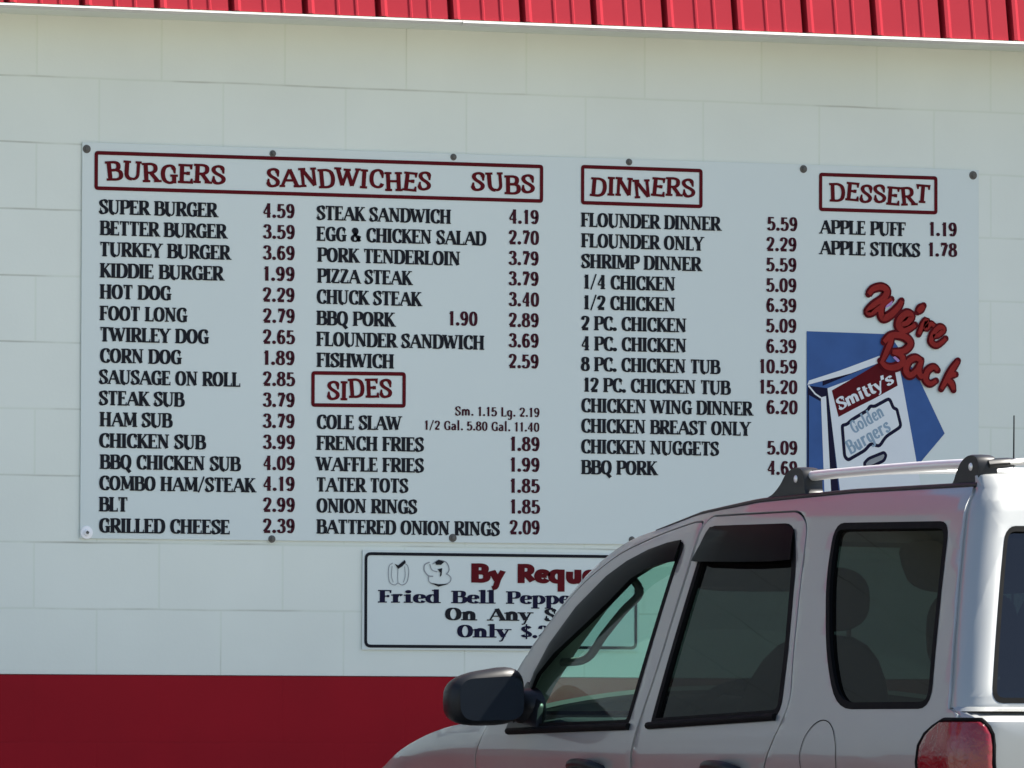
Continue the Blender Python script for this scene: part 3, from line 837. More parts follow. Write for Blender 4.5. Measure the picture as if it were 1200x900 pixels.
# bolts that hold the board
def bolt(x, z, m, label=None, r=.013, h=.006):
    bm = bmesh.new()
    prof = [(0, h), (r * .45, h * .95), (r * .55, h * .45), (r * .95, h * .35), (r, 0)]
    n = 16
    rings = []
    for rr, d in prof:
        rings.append([bm.verts.new((x + rr * math.cos(2 * math.pi * k / n), -.006 - d, z + rr * math.sin(2 * math.pi * k / n))) for k in range(n)] if rr else [bm.verts.new((x, -.006 - d, z))])
    for a, b in zip(rings, rings[1:]):
        for k in range(n):
            if len(a) == 1: bm.faces.new((a[0], b[k], b[(k + 1) % n]))
            else: bm.faces.new((a[k], b[k], b[(k + 1) % n], a[(k + 1) % n]))
    bmesh.ops.recalc_face_normals(bm, faces=bm.faces[:])
    return link('bolt', bm_mesh(bm), m, board, label, smooth=40)
for x, z in ((.012, 2.828), (.621, 2.832), (1.229, 2.840), (1.826, 2.841), (2.432, 2.837), (3.032, 2.841),
             (.626, 1.642), (1.230, 1.650), (1.838, 1.655), (2.436, 1.652), (3.034, 1.654)):
    bolt(x + random.uniform(-.003, .003), z + random.uniform(-.003, .003), M['bolt'], None, random.uniform(.0105, .0145), random.uniform(.005, .009))
w = bolt(.017, 1.652, M['bolt_white'], 'white plastic washer at the lower left corner', .0205, .009)
bm = bmesh.new()
box(bm, (.017, -.0156, 1.652), (.008, .004, .008), Matrix.Rotation(.5, 3, 'Y'))
link('screw_head', bm_mesh(bm), M['bolt'], w)

# the printed picture: a paper bag on a blue field
em = None
def printed(name, polys, m, parent, y):
    V, F = [], []
    for p in polys: flat_poly(p, y, V, F)
    return link(name, out_facing(pydata(V, F)), m, parent)
em = printed('bag_picture', [[(2.444, 2.323), (2.736, 2.320), (2.836, 2.190), (2.933, 2.006), (2.821, 1.884), (2.720, 1.780), (2.445, 1.780)]], M['ink_blue'], board, YT)
def edge(pts, w): # a band along a line of points
    V, F = [], []
    stroke_faces(V, F, pts, lambda a, t: w, 0, lambda p, l: (p[0], p[1]))
    return [[V[i] for i in f] for f in F]
printed('bag_shadow', [[(2.447, 2.150), (2.519, 2.143), (2.562, 1.785), (2.447, 1.785)], [(2.5, 2.15), (2.69, 2.225), (2.62, 2.21), (2.50, 2.165)]], M['ink_navy'], em, YT - .0004)
printed('bag_side', [[(2.452, 2.120), (2.494, 2.100), (2.512, 1.785), (2.452, 1.785)]], M['ink_blue'], em, YT - .0008)
printed('bag_gusset', [[(2.494, 2.113), (2.512, 2.118), (2.532, 1.785), (2.508, 1.785)],
                       [(2.446, 2.152), (2.452, 2.166), (2.560, 2.200), (2.700, 2.250), (2.722, 2.236), (2.600, 2.192)]] + edge([(2.450, 2.150), (2.474, 2.124), (2.494, 2.112)], .005), M['ink_white'], em, YT - .0012)
printed('bag_front', [[(2.517, 2.143), (2.640, 2.187), (2.770, 2.224), (2.785, 2.150), (2.858, 1.785), (2.566, 1.785)]], M['ink_white'], em, YT - .0012)
bd = printed('bag_band', [[(2.532, 2.136), (2.640, 2.194), (2.706, 2.232), (2.752, 2.218), (2.765, 2.156), (2.680, 2.112), (2.612, 2.080), (2.556, 2.052)]], M['ink_maroon'], em, YT - .0016)
# lettering on the band runs uphill
ang = math.atan2(2.166 - 2.076, 2.744 - 2.556)
def tilt(x0, z0, a, y0):
    ca, sa = math.cos(a), math.sin(a)
    return lambda X, Z, lift: (x0 + X * ca - Z * sa, y0 - lift, z0 + X * sa + Z * ca)
V, F = text_mesh("Smitty's", 'w', 0, 0, .214, .040, place=tilt(2.560, 2.072, ang, YT - .0022))
link('bag_name', out_facing(pydata(V, F)), M['ink_white'], bd, "white lettering reading Smitty's")
ol = [(2.567, 2.027), (2.585, 2.030), (2.600, 2.044), (2.658, 2.077), (2.667, 2.091), (2.682, 2.089), (2.736, 2.117), (2.751, 2.085), (2.763, 2.082), (2.779, 2.025), (2.724, 1.991), (2.700, 1.958), (2.670, 1.969), (2.652, 1.947), (2.589, 1.913), (2.576, 1.926)]
pl = round_poly(ol, .012, 3)
lb = printed('bag_badge', [offset_poly(pl, .004)], M['ink_navy'], em, YT - .0016)
printed('badge_field', [offset_poly(pl, -.007)], M['ink_white'], lb, YT - .0020)
a2 = math.radians(29)
V, F = text_mesh('Golden', 'p', 0, 0, .125, .042, place=tilt(2.610, 1.998, a2, YT - .0024))
text_mesh('Burgers', 'p', 0, 0, .165, .046, V=V, F=F, place=tilt(2.598, 1.932, a2, YT - .0024))
link('badge_lettering', out_facing(pydata(V, F)), M['ink_pale'], lb)
pill = round_poly([(2.640, 1.906), (2.658, 1.925), (2.718, 1.948), (2.730, 1.934), (2.721, 1.912), (2.652, 1.881)], .01, 3)
pb = printed('bag_label', [pill], M['ink_navy'], em, YT - .0016)
printed('label_field', [offset_poly(pill, -.010)], M['ink_grey'], pb, YT - .0020)

# brush-script slogan
BR = [
 ('We', [[(2.660, 2.446), (2.676, 2.463), (2.706, 2.470), (2.725, 2.457), (2.712, 2.433), (2.680, 2.412), (2.658, 2.390), (2.672, 2.388), (2.708, 2.412), (2.742, 2.432)],
         [(2.724, 2.434), (2.704, 2.400), (2.711, 2.371), (2.738, 2.382), (2.766, 2.408), (2.778, 2.428)],
         [(2.776, 2.352), (2.797, 2.358), (2.812, 2.378), (2.796, 2.388), (2.772, 2.370), (2.766, 2.346), (2.784, 2.332), (2.806, 2.340), (2.826, 2.352)]]),
 ('apostrophe', [[(2.834, 2.393), (2.845, 2.404), (2.856, 2.414)]]),
 ('re', [[(2.838, 2.322), (2.852, 2.352), (2.866, 2.366), (2.862, 2.342), (2.880, 2.356), (2.894, 2.350)],
         [(2.888, 2.316), (2.908, 2.322), (2.926, 2.338), (2.912, 2.346), (2.890, 2.326), (2.882, 2.300), (2.900, 2.288), (2.920, 2.298), (2.934, 2.310)]]),
 ('Back', [[(2.744, 2.312), (2.730, 2.278), (2.706, 2.230)],
           [(2.714, 2.294), (2.740, 2.316), (2.784, 2.314), (2.808, 2.292), (2.786, 2.268), (2.744, 2.264)],
           [(2.744, 2.264), (2.774, 2.254), (2.780, 2.230), (2.752, 2.214), (2.722, 2.216), (2.702, 2.234)],
           [(2.846, 2.238), (2.824, 2.246), (2.800, 2.232), (2.792, 2.206), (2.806, 2.190), (2.830, 2.206), (2.846, 2.236)],
           [(2.848, 2.240), (2.838, 2.206), (2.846, 2.188), (2.862, 2.192)],
           [(2.906, 2.208), (2.890, 2.218), (2.868, 2.204), (2.862, 2.178), (2.878, 2.164), (2.900, 2.174)],
           [(2.978, 2.240), (2.950, 2.202), (2.918, 2.148)],
           [(2.970, 2.196), (2.952, 2.194), (2.936, 2.178)], [(2.936, 2.180), (2.954, 2.166), (2.962, 2.146)]])]
WID = {'We': .028, 'apostrophe': .026, 're': .022, 'Back': .024}
V, F = [], []
V2, F2 = [], []
k = 0
for nm, strokes in BR:
    for s in strokes:
        q = smooth_poly(s, 6)
        y = YT - .0028 - k * .00012
        def wd(a, t, b=WID[nm] * (1.15 if k in (7, 8, 9) else 1)): return b * (.62 + .38 * math.sin(math.pi * min(1, max(0, t * .9 + .08))))
        stroke_faces(V, F, q, lambda a, t: wd(a, t) + .007, 0, lambda p, l, y=y: (p[0], y, p[1]))
        for e in (q[0], q[-1]): disc_faces(V, F, e, .0115, 0, lambda p, l, y=y: (p[0], y - .00004, p[1]))
        stroke_faces(V2, F2, q, lambda a, t: wd(a, t) * .74, 0, lambda p, l, y=y: (p[0], y - .0030, p[1]))
        k += 1
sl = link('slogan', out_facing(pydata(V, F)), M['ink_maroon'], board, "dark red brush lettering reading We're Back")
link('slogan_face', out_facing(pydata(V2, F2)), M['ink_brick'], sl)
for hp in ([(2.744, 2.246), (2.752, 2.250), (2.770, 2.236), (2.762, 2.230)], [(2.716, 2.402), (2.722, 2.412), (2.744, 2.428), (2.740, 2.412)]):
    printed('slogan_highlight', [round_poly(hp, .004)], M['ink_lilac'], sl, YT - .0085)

# ------------------------------------------------------------------ the smaller sign below
req = empty('request_sign', (1.39, 0, 1.30), 'small white framed sign below the menu board offering fried bell peppers by request', 'sign')
bm2 = sheet([(.926, 1.301), (1.863, 1.301), (1.863, 1.609), (.926, 1.609)], [], lambda u, v: (u, -.006, v), .2, .2)
orient(bm2, Vector((1.5, 3, 1.5)))
finish('panel', bm2, M['board'], req, thick=.0045, smooth=30)
V, F = rect_frame(.932, 1.307, 1.857, 1.603, .0095, .022, YT)
link('border', out_facing(pydata(V, F)), M['ink_black'], req)
for s, x, w in (('By', 1.290, .115), ('Request', 1.447, .352)):
    lettering('title_word', [(s, 'r', x, 1.512, w, .060)], M['ink_maroon'], req, 'bold maroon word %s' % s)
for s, x, z, w, m in (('Fried', .981, 1.447, .203, 'ink_navy'), ('Bell', 1.227, 1.447, .144, 'ink_navy'), ('Peppers', 1.412, 1.447, .290, 'ink_navy'),
                      ('On', 1.204, 1.394, .104, 'ink_black'), ('Any', 1.351, 1.394, .145, 'ink_black'), ('Sub', 1.540, 1.394, .130, 'ink_black'),
                      ('Only', 1.245, 1.341, .176, 'ink_navy'), ('$.25', 1.461, 1.341, .128, 'ink_navy')):
    lettering('sign_word', [(s, 'f', x, z, w, .039)], M[m], req, 'dark slab serif word %s' % s)
# line drawings of two peppers
def drawn(name, lines, blobs):
    V, F = [], []
    for i, (p, w) in enumerate(lines):
        stroke_faces(V, F, smooth_poly(p, 5), lambda a, t, w=w: w, .0001 * i, lambda q, l: (q[0], YT - l, q[1]))
    ic = link(name, out_facing(pydata(V, F)), M['ink_grey'], req)
    V, F = [], []
    for i, b in enumerate(blobs): flat_poly(b, YT - .0012 - .0001 * i, V, F)
    link('dark_detail', out_facing(pydata(V, F)), M['ink_black'], ic)
drawn('pepper_drawing', [([(1.026, 1.570), (1.014, 1.560), (1.012, 1.530), (1.018, 1.508), (1.034, 1.502), (1.044, 1.508), (1.058, 1.502), (1.074, 1.512), (1.080, 1.540), (1.076, 1.562), (1.062, 1.572)], .0026),
                         ([(1.044, 1.556), (1.043, 1.530), (1.044, 1.508)], .0022), ([(1.024, 1.560), (1.022, 1.530), (1.028, 1.510)], .0022), ([(1.066, 1.560), (1.068, 1.530), (1.062, 1.510)], .0022)],
      [[(1.032, 1.568), (1.044, 1.563), (1.066, 1.580), (1.070, 1.573), (1.058, 1.560), (1.044, 1.552)]])
drawn('onion_drawing', [([(1.150, 1.574), (1.134, 1.566), (1.132, 1.548), (1.146, 1.532), (1.162, 1.530)], .004), ([(1.160, 1.568), (1.180, 1.580), (1.206, 1.574), (1.216, 1.552), (1.206, 1.536)], .0035),
                        ([(1.146, 1.532), (1.150, 1.512), (1.180, 1.503), (1.214, 1.510), (1.222, 1.526), (1.206, 1.540)], .003), ([(1.150, 1.568), (1.158, 1.550), (1.176, 1.544)], .003)],
      [[(1.168, 1.574), (1.180, 1.582), (1.200, 1.576), (1.188, 1.566), (1.172, 1.566)], [(1.176, 1.552), (1.192, 1.556), (1.190, 1.534), (1.184, 1.528), (1.186, 1.542)], [(1.152, 1.510), (1.180, 1.498), (1.214, 1.507), (1.180, 1.506)]])

# ------------------------------------------------------------------ the parked sport utility vehicle
XC, YC = 1.10, -3.40
car = empty('parked_car', (XC, YC, 0), 'silver sport utility vehicle with roof rails parked nose to the wall', 'car')
A_TOP = [(-1.22, .80), (-1.45, .87), (-1.737, .945), (-1.987, 1.014), (-2.249, 1.060), (-2.501, 1.079), (-2.600, 1.088), (-2.640, 1.135), (-2.694, 1.213),
         (-2.799, 1.315), (-2.924, 1.416), (-3.057, 1.497), (-3.243, 1.563), (-3.487, 1.599), (-3.663, 1.626), (-4.009, 1.650), (-4.541, 1.660), (-5.200, 1.660), (-5.6, 1.655)]
def interp(tab, x):
    if tab[0][0] > tab[-1][0]: tab = tab[::-1]
    if x <= tab[0][0]: return tab[0][1]
    for (a, fa), (b, fb) in zip(tab, tab[1:]):
        if x <= b: return fa + (fb - fa) * (x - a) / (b - a)
    return tab[-1][1]
def ztop(y): return interp(A_TOP, y)
def hw(y, z):
    h = .872 - .012 * max(0, (1.0 - z) / .5) ** 2
    if z > 1.04: h -= .245 * (z - 1.04) + .06 * (z - 1.04) ** 2
    h -= .0135 * (y + 3.4) ** 2
    if y > -1.9: h -= .09 * ((y + 1.9) / .7) ** 2
    d = ztop(y) - z
    if d < .07: h -= .024 * (1 - max(0, d) / .07) ** 2
    # shoulder crease under the windows
    h += .006 * math.exp(-((z - .99) / .035) ** 2)
    return h
def side_map(s, off=0.0):
    return lambda y, z: (XC + s * (hw(y, z) + off), y, z)

SEAM = [(.36, -5.42), (.60, -5.44), (1.098, -5.425), (1.112, -5.372), (1.152, -5.362), (1.429, -5.262), (1.589, -5.205), (1.640, -5.192), (1.70, -5.17)]
def seam_y(z): return interp(SEAM, z)

W_FRONT = round_poly([(-2.815, 1.052), (-2.868, 1.184), (-2.925, 1.270), (-3.063, 1.388), (-3.218, 1.469), (-3.407, 1.526), (-3.610, 1.555), (-3.668, 1.545), (-3.652, 1.487), (-3.622, 1.226), (-3.602, 1.066)],
                     [.02, .1, .1, .1, .15, .1, .02, .02, .1, .1, .03])
W_REAR = round_poly([(-3.745, 1.069), (-3.782, 1.470), (-3.792, 1.588), (-4.300, 1.584), (-4.372, 1.483), (-4.456, 1.264), (-4.500, 1.092)],
                    [.02, .1, .03, .05, .1, .2, .05])
W_QUART = round_poly([(-4.535, 1.579), (-5.140, 1.570), (-5.170, 1.480), (-5.285, 1.114), (-4.800, 1.113), (-4.678, 1.247), (-4.571, 1.440)],
                     [.05, .05, .1, .06, .08, .2, .3])
D_FRONT = round_poly([(-2.630, .46), (-2.560, .96), (-2.640, 1.085), (-2.735, 1.190), (-2.840, 1.300), (-2.965, 1.396), (-3.098, 1.472), (-3.260, 1.532), (-3.487, 1.577), (-3.680, 1.602), (-3.735, 1.600),
                      (-3.728, 1.487), (-3.700, 1.226), (-3.660, 1.066), (-3.625, .90), (-3.63, .46)],
                     [.06, .05, .05, .1, .1, .1, .1, .1, .1, .05, .02, .1, .1, .1, .1, .06])
D_REAR = round_poly([(-3.642, .46), (-3.637, .90), (-3.672, 1.066), (-3.712, 1.226), (-3.740, 1.487), (-3.750, 1.615), (-4.300, 1.615), (-4.375, 1.583), (-4.410, 1.482), (-4.499, 1.221), (-4.535, 1.134), (-4.505, 1.06),
                     (-4.440, .96), (-4.30, .80), (-4.20, .62), (-4.18, .46)],
                    [.06, .1, .1, .1, .1, .03, .04, .04, .1, .1, .06, .08, .1, .1, .1, .05])
def arch(c, r=.40, n=16):
    return [(c + r * math.cos(a), .36 + r * math.sin(a)) for a in [math.pi - math.pi * k / n for k in range(n + 1)]]
BODY = [(seam_y(.42), .42), (-5.04, .36)] + arch(-4.64)[0:] + arch(-2.02) + [(-1.30, .42), (-1.22, .62), (-1.235, .78)]
BODY += smooth_poly([(-1.25, .81)] + A_TOP[1:7], 4)[:-1]
BODY += smooth_poly(A_TOP[6:], 4)[:-1]
BODY = [p for p in BODY if p[0] > -5.17 or p[1] < 1.2]
BODY += [(-5.170, 1.660), (-5.192, 1.640)]
for z in (1.589, 1.50, 1.429, 1.34, 1.25, 1.152, 1.112, 1.098, .90, .60): BODY.append((seam_y(z), z))

paint = [M['paint'], M['trim_dark']]
def seal(s, poly, parent, win=.018, out=.003, off=.001):
    o, i = offset_poly(poly, out), offset_poly(poly, -win)
    bm = sheet(o, [i], side_map(s, off), .06, .06)
    orient(bm, Vector((XC, -3.5, 1.0)))
    return finish('window_seal', bm, M['rubber'], parent, thick=.012, smooth=40)
def pane(s, poly, m, parent, off=-.010, name='window_glass'):
    bm = sheet(offset_poly(poly, -.006), [], side_map(s, off), .08, .08)
    orient(bm, Vector((XC, -3.5, 1.0)))
    return finish(name, bm, m, parent, smooth=60)
def guard(s, outer, parent):
    """smoked rain guard: hugs the frame along its top and stands off the glass along its lower edge"""
    n = len(outer)
    V, F = [], []
    K = 6
    for j, ((ay, az), (by, bz)) in enumerate(outer):
        en = (.25, .75)[j] if j < 2 else ((.25, .75)[n - 1 - j] if n - 1 - j < 2 else 1.0)
        for k in range(K + 1):
            t = k / K
            y, z = ay + (by - ay) * t, az + (bz - az) * t
            off = .005 + .019 * en * math.sin(t * math.pi / 2) ** .8
            V.append((XC + s * (hw(y, z) + off), y, z))
        V.append((XC + s * (hw(by, bz) + .004), by, bz + .002))
    R = K + 2
    for i in range(n - 1):
        for k in range(R - 1):
            F.append((i * R + k, i * R + k + 1, (i + 1) * R + k + 1, (i + 1) * R + k))
    # end caps back to the frame
    me = pydata(V, F)
    bm = bmesh.new(); bm.from_mesh(me)
    bmesh.ops.recalc_face_normals(bm, faces=bm.faces[:])
    orient(bm, Vector((XC, -3.5, 1.0)))
    return finish('rain_guard', bm, M['smoke'], parent, thick=.003, smooth=40)
GF = [((-2.872, 1.150), (-2.905, 1.148)), ((-2.890, 1.215), (-2.948, 1.205)), ((-2.945, 1.290), (-3.040, 1.262)), ((-3.066, 1.388), (-3.190, 1.332)), ((-3.218, 1.469), (-3.330, 1.402)),
      ((-3.330, 1.508), (-3.430, 1.458)), ((-3.450, 1.536), (-3.520, 1.484)), ((-3.560, 1.552), (-3.600, 1.496)), ((-3.645, 1.558), (-3.650, 1.500))]
GR = [((-3.790, 1.560), (-3.758, 1.500)), ((-3.800, 1.588), (-3.800, 1.497)), ((-3.95, 1.590), (-3.95, 1.494)), ((-4.10, 1.588), (-4.10, 1.491)), ((-4.25, 1.586), (-4.26, 1.489)), ((-4.315, 1.570), (-4.352, 1.492))]

def lofted(bm, c, rx, ry, rz, p=2.6, n=20, m=12, warp=None):
    """rounded box (superellipsoid)"""
    f = lambda a: math.copysign(abs(a) ** (2 / p), a)
    rings = []
    for j in range(m + 1):
        th = -math.pi / 2 + math.pi * j / m
        ring = []
        for i in range(n):
            ph = 2 * math.pi * i / n
            q = Vector((rx * f(math.cos(th)) * f(math.cos(ph)), ry * f(math.cos(th)) * f(math.sin(ph)), rz * f(math.sin(th))))
            if warp: q = warp(q)
            ring.append(bm.verts.new(Vector(c) + q))
        rings.append(ring)
    for a, b in zip(rings, rings[1:]):
        for i in range(n):
            bm.faces.new((a[i], a[(i + 1) % n], b[(i + 1) % n], b[i]))
    bmesh.ops.remove_doubles(bm, verts=bm.verts[:], dist=1e-5)
    bmesh.ops.recalc_face_normals(bm, faces=bm.faces[:])

MIDP = Vector((XC, -3.5, .9))
for s in (-1, 1):
    # body side with door and window openings
    bm = sheet(BODY, [offset_poly(D_FRONT, .0055), offset_poly(D_REAR, .0055), W_QUART], side_map(s), .05, .035)
    orient(bm, MIDP)
    bs = finish('body_side', bm, paint, car, thick=.022, bevel=.0035, smooth=40, inner=1)
    q = pane(s, W_QUART, M['glass_dark'], bs, name='quarter_window')
    seal(s, W_QUART, bs, .014)
    # dark jamb behind the door gaps
    bm = sheet(offset_poly(D_FRONT, .03), [offset_poly(W_FRONT, .012)], side_map(s, -.026), .1, .1); orient(bm, MIDP)
    finish('door_jamb', bm, M['rubber'], bs, smooth=60)
    bm = sheet(offset_poly(D_REAR, .03), [offset_poly(W_REAR, .012)], side_map(s, -.0265), .1, .1); orient(bm, MIDP)
    finish('door_jamb', bm, M['rubber'], bs, smooth=60)
    for nm, D, W, g, G_, hy in (('front_door', D_FRONT, W_FRONT, 'glass_front', GF, -3.372), ('rear_door', D_REAR, W_REAR, 'glass_dark', GR, -4.215)):
        bm = sheet(D, [W], side_map(s, .0), .05, .035)
        orient(bm, MIDP)
        d = finish(nm, bm, paint, car, thick=.022, bevel=.0035, smooth=40, inner=1)
        pane(s, W, M[g], d)
        seal(s, W, d)
        guard(s, G_, d)
        bm = bmesh.new()
        hz = .957
        hx = XC + s * hw(hy, hz)
        pts = smooth_poly([(hx - s * .006, hy + .095, hz - .012), (hx + s * .026, hy + .070, hz + .004), (hx + s * .036, hy, hz + .010), (hx + s * .026, hy - .070, hz + .004), (hx - s * .006, hy - .095, hz - .012)], 5)
        tube(bm, pts, .013, 10, True, 1.1)
        link('door_handle', bm_mesh(bm), M['black_plastic'], d, smooth=50)
    # door mirror: shell, glass, and the sail that carries it
    fd = [o for o in car.children if o.name.startswith('front_door')][-1]
    mc = Vector((XC + s * .986, -2.895, 1.143))
    bm = bmesh.new()
    def wp(q, s=s):
        t = (q.y + .07) / .14           # 0 at the rear rim, 1 at the nose
        k = 1 - .22 * max(0, t) ** 2
        dz = .020 * (-s * 0 + (q.x * s) / .11) * (-1)
        return Vector((q.x * k, q.y, q.z * k * (1 - .10 * (q.x * s) / .11) + dz * .5))
    lofted(bm, mc, .116, .070, .079, 3.2, 28, 16, wp)
    mh = finish('side_mirror', bm, M['black_plastic'], fd, smooth=60)
    bm = bmesh.new()
    o = round_poly([(-.098, -.058), (.090, -.062), (.094, .050), (-.092, .062)], .045, 6)
    vs = [bm.verts.new((mc.x + s * -1 * p[0] * -1, -2.895 - .0705, mc.z + p[1] - .002)) for p in o]
    bm.faces.new(vs); bmesh.ops.recalc_face_normals(bm, faces=bm.faces[:])
    orient(bm, mc)
    link('mirror_glass', bm_mesh(bm), M['mirror'], fd, 'dark mirror glass in the door mirror')
    V, F = [], []
    rings = []
    for t in [k / 8 for k in range(9)]:
        # neck from the sail on the door to the shell
        x = XC + s * (.835 + .085 * t)
        ww, hh = .100 - .062 * math.sin(t * math.pi * .5), .062 - .024 * math.sin(t * math.pi * .5)
        c = (x, -2.895 - .005 * (1 - t) + .01, 1.112 + .020 * t)
        rings.append([(c[0], c[1] + ww * math.cos(a), c[2] + hh * math.sin(a)) for a in [2 * math.pi * k / 14 for k in range(14)]])
    for r in rings: V += r
    for i in range(8):
        for k in range(14): F.append((i * 14 + k, i * 14 + (k + 1) % 14, (i + 1) * 14 + (k + 1) % 14, (i + 1) * 14 + k))
    bm = bmesh.new(); bm.from_mesh(pydata(V, F)); bmesh.ops.recalc_face_normals(bm, faces=bm.faces[:]); orient(bm, Vector((XC + s * .87, -2.895, 1.12)))
    finish('mirror_arm', bm, M['black_plastic'], fd, smooth=50)
    sail = round_poly([(-2.790, 1.050), (-2.815, 1.120), (-2.868, 1.190), (-2.985, 1.128), (-3.010, 1.050)], .012, 4)
    bm = sheet(sail, [], side_map(s, .009), .05, .05); orient(bm, MIDP)
    finish('mirror_sail', bm, M['black_plastic'], fd, thick=.016, bevel=.003, smooth=40)
    # belt weatherstrip
    for D_, W_, a, b, z0, z1 in ((fd, 0, -2.80, -3.615, 1.052, 1.066), ([o for o in car.children if o.name.startswith('rear_door')][-1], 0, -3.735, -4.480, 1.068, 1.091)):
        n = 14
        pts = [(XC + s * (hw(a + (b - a) * k / n, z0 + (z1 - z0) * k / n) + .004), a + (b - a) * k / n, z0 + (z1 - z0) * k / n) for k in range(n + 1)]
        bm = bmesh.new(); tube(bm, pts, .0095, 8)
        link('weatherstrip', bm_mesh(bm), M['rubber'], D_, smooth=50)
    # ditch moulding below the roof rail
    n = 40
    pts = []
    for k in range(n + 1):
        y = -3.40 - (5.185 - 3.40) * k / n
        z = ztop(y)
        pts.append((XC + s * (hw(y, z) - .004), y, z + .001))
    bm = bmesh.new(); tube(bm, pts, [.004 + .004 * min(1, k / 12) for k in range(n + 1)], 8)
    link('roof_moulding', bm_mesh(bm), M['black_plastic'], car, smooth=50)
    # roof rail with two feet
    def rz(y): return ztop(y) + .008
    rx = lambda y: XC + s * (hw(y, ztop(y)) - .030)
    bm = bmesh.new()
    rl = [(rx(y), y, z) for y, z in ((-4.20, 1.709), (-4.35, 1.712), (-4.60, 1.715), (-4.90, 1.717), (-5.10, 1.716), (-5.16, 1.714))]
    tube(bm, smooth_poly(rl, 5), .0135, 14, True, .95)
    rail = link('roof_rail', bm_mesh(bm), M['alu'], car, smooth=50)
    for prof in ([(-4.02, 1.656), (-4.07, 1.668), (-4.115, 1.692), (-4.150, 1.720), (-4.195, 1.733), (-4.235, 1.730), (-4.255, 1.712), (-4.262, 1.668), (-4.300, 1.656)],
                 [(-5.030, 1.658), (-5.055, 1.672), (-5.075, 1.700), (-5.100, 1.724), (-5.135, 1.737), (-5.170, 1.734), (-5.186, 1.716), (-5.190, 1.672), (-5.215, 1.656)]):
        P = [Vector(p) for p in smooth_poly(prof, 4)]
        bm = bmesh.new()
        n = len(P)
        rows = []
        for lx, inset in ((-.026, .010), (-.020, .003), (0, 0), (.020, .003), (.026, .010)):
            cy = sum(p[0] for p in P) / n; cz = 1.690
            row = []
            for p in P:
                y, z = p
                y = cy + (y - cy) * (1 - inset * 3); z = 1.652 + (z - 1.652) * (1 - inset * 3)
                row.append(bm.verts.new((rx(y) + lx, y, z)))
            rows.append(row)
        for a, b in zip(rows, rows[1:]):
            for i in range(n - 1): bm.faces.new((a[i], a[i + 1], b[i + 1], b[i]))
        bm.faces.new(rows[0]); bm.faces.new(rows[-1])
        bmesh.ops.recalc_face_normals(bm, faces=bm.faces[:])
        ft = finish('rail_foot', bm, M['black_plastic'], rail, smooth=40)
        bm = bmesh.new()
        by = prof[4][0] - .012; bz = prof[4][1] - .030
        lofted(bm, (rx(by) + s * .026, by, bz), .004, .010, .010, 2, 14, 8)
        link('cover_screw', bm_mesh(bm), M['alu'], ft, smooth=60)
    # lamp that wraps the rear corner: laid on the corner by the same map as the tailgate
    # fuel door only on the driver's side
    if s == -1:
        cy, cz, R = -4.745, .985, .098
        ringo = [(cy + R * math.cos(a), cz + R * math.sin(a)) for a in [2 * math.pi * k / 40 for k in range(40)]]
        bm = sheet(offset_poly(ringo, .0012), [offset_poly(ringo, -.0012)], side_map(s, .0012), .03, .03); orient(bm, MIDP)
        fg = finish('fuel_door_gap', bm, M['rubber'], bs, smooth=60)

# ---- roof, one crowned sheet from moulding to moulding
def crown(y): return .030
V, F = [], []
ys = [-3.243 - .02 * 0] + [-3.243 - (5.192 - 3.243) * k / 40 for k in range(1, 41)]
NX = 24
for y in ys:
    zt = ztop(y); w = hw(y, zt)
    bulge = .16 * max(0, 1 - (-3.243 - y) / .6) ** 1.5
    for k in range(NX + 1):
        u = -1 + 2 * k / NX
        e = 1 - abs(u) ** 2.4
        V.append((XC + u * w, y + bulge * e, zt + crown(y) * e * (1 if y > -5.0 else 1 - .5 * ((-5.0 - y) / .192) ** 2)))
n = NX + 1
for r in range(len(ys) - 1):
    for k in range(NX): F.append((r * n + k, r * n + k + 1, (r + 1) * n + k + 1, (r + 1) * n + k))
bm = bmesh.new(); bm.from_mesh(pydata(V, F)); bmesh.ops.recalc_face_normals(bm, faces=bm.faces[:]); orient(bm, MIDP)
roof = finish('roof', bm, paint, car, thick=.02, smooth=50, inner=1)
# crossbars from rail to rail
for y in (-4.235, -5.165):
    w = hw(y, ztop(y)) - .030
    pts = [(XC + w * u, y - .004, 1.712 + .020 * (1 - abs(u) ** 3)) for u in [-.985 + 1.97 * k / 20 for k in range(21)]]
    bm = bmesh.new(); tube(bm, pts, .022, 12, True, .42)
    cb_ = link('roof_crossbar', bm_mesh(bm), M['alu'], car, smooth=50)
    for s in (-1, 1):
        bm = bmesh.new()
        tube(bm, [(XC + s * w * q, y - .004, 1.712 + .020 * (1 - abs(q) ** 3)) for q in (.995, .95, .90, .86)], [.024, .024, .022, .016], 10, True, .6)
        link('bar_end', bm_mesh(bm), M['black_plastic'], cb_, smooth=50)

# ---- windscreen
def pillar(t):
    tab = [(-2.615, 1.105), (-2.640, 1.135), (-2.694, 1.213), (-2.799, 1.315), (-2.924, 1.416), (-3.057, 1.497), (-3.243, 1.563)]
    x = t * (len(tab) - 1); i = min(int(x), len(tab) - 2); f = x - i
    return tuple(tab[i][k] + (tab[i + 1][k] - tab[i][k]) * f for k in (0, 1))
V, F = [], []
NR = 18
for r in range(NR + 1):
    y, z = pillar(r / NR)
    w = hw(y, z) - .012
    for k in range(NX + 1):
        u = -1 + 2 * k / NX
        e = 1 - abs(u) ** 2.2
        V.append((XC + u * w, y - .004 + (.22 - .06 * r / NR) * e, z - .006 + (.030 * r / NR) * e))
for r in range(NR):
    for k in range(NX): F.append((r * n + k, r * n + k + 1, (r + 1) * n + k + 1, (r + 1) * n + k))
bm = bmesh.new(); bm.from_mesh(pydata(V, F)); bmesh.ops.recalc_face_normals(bm, faces=bm.faces[:]); orient(bm, MIDP)
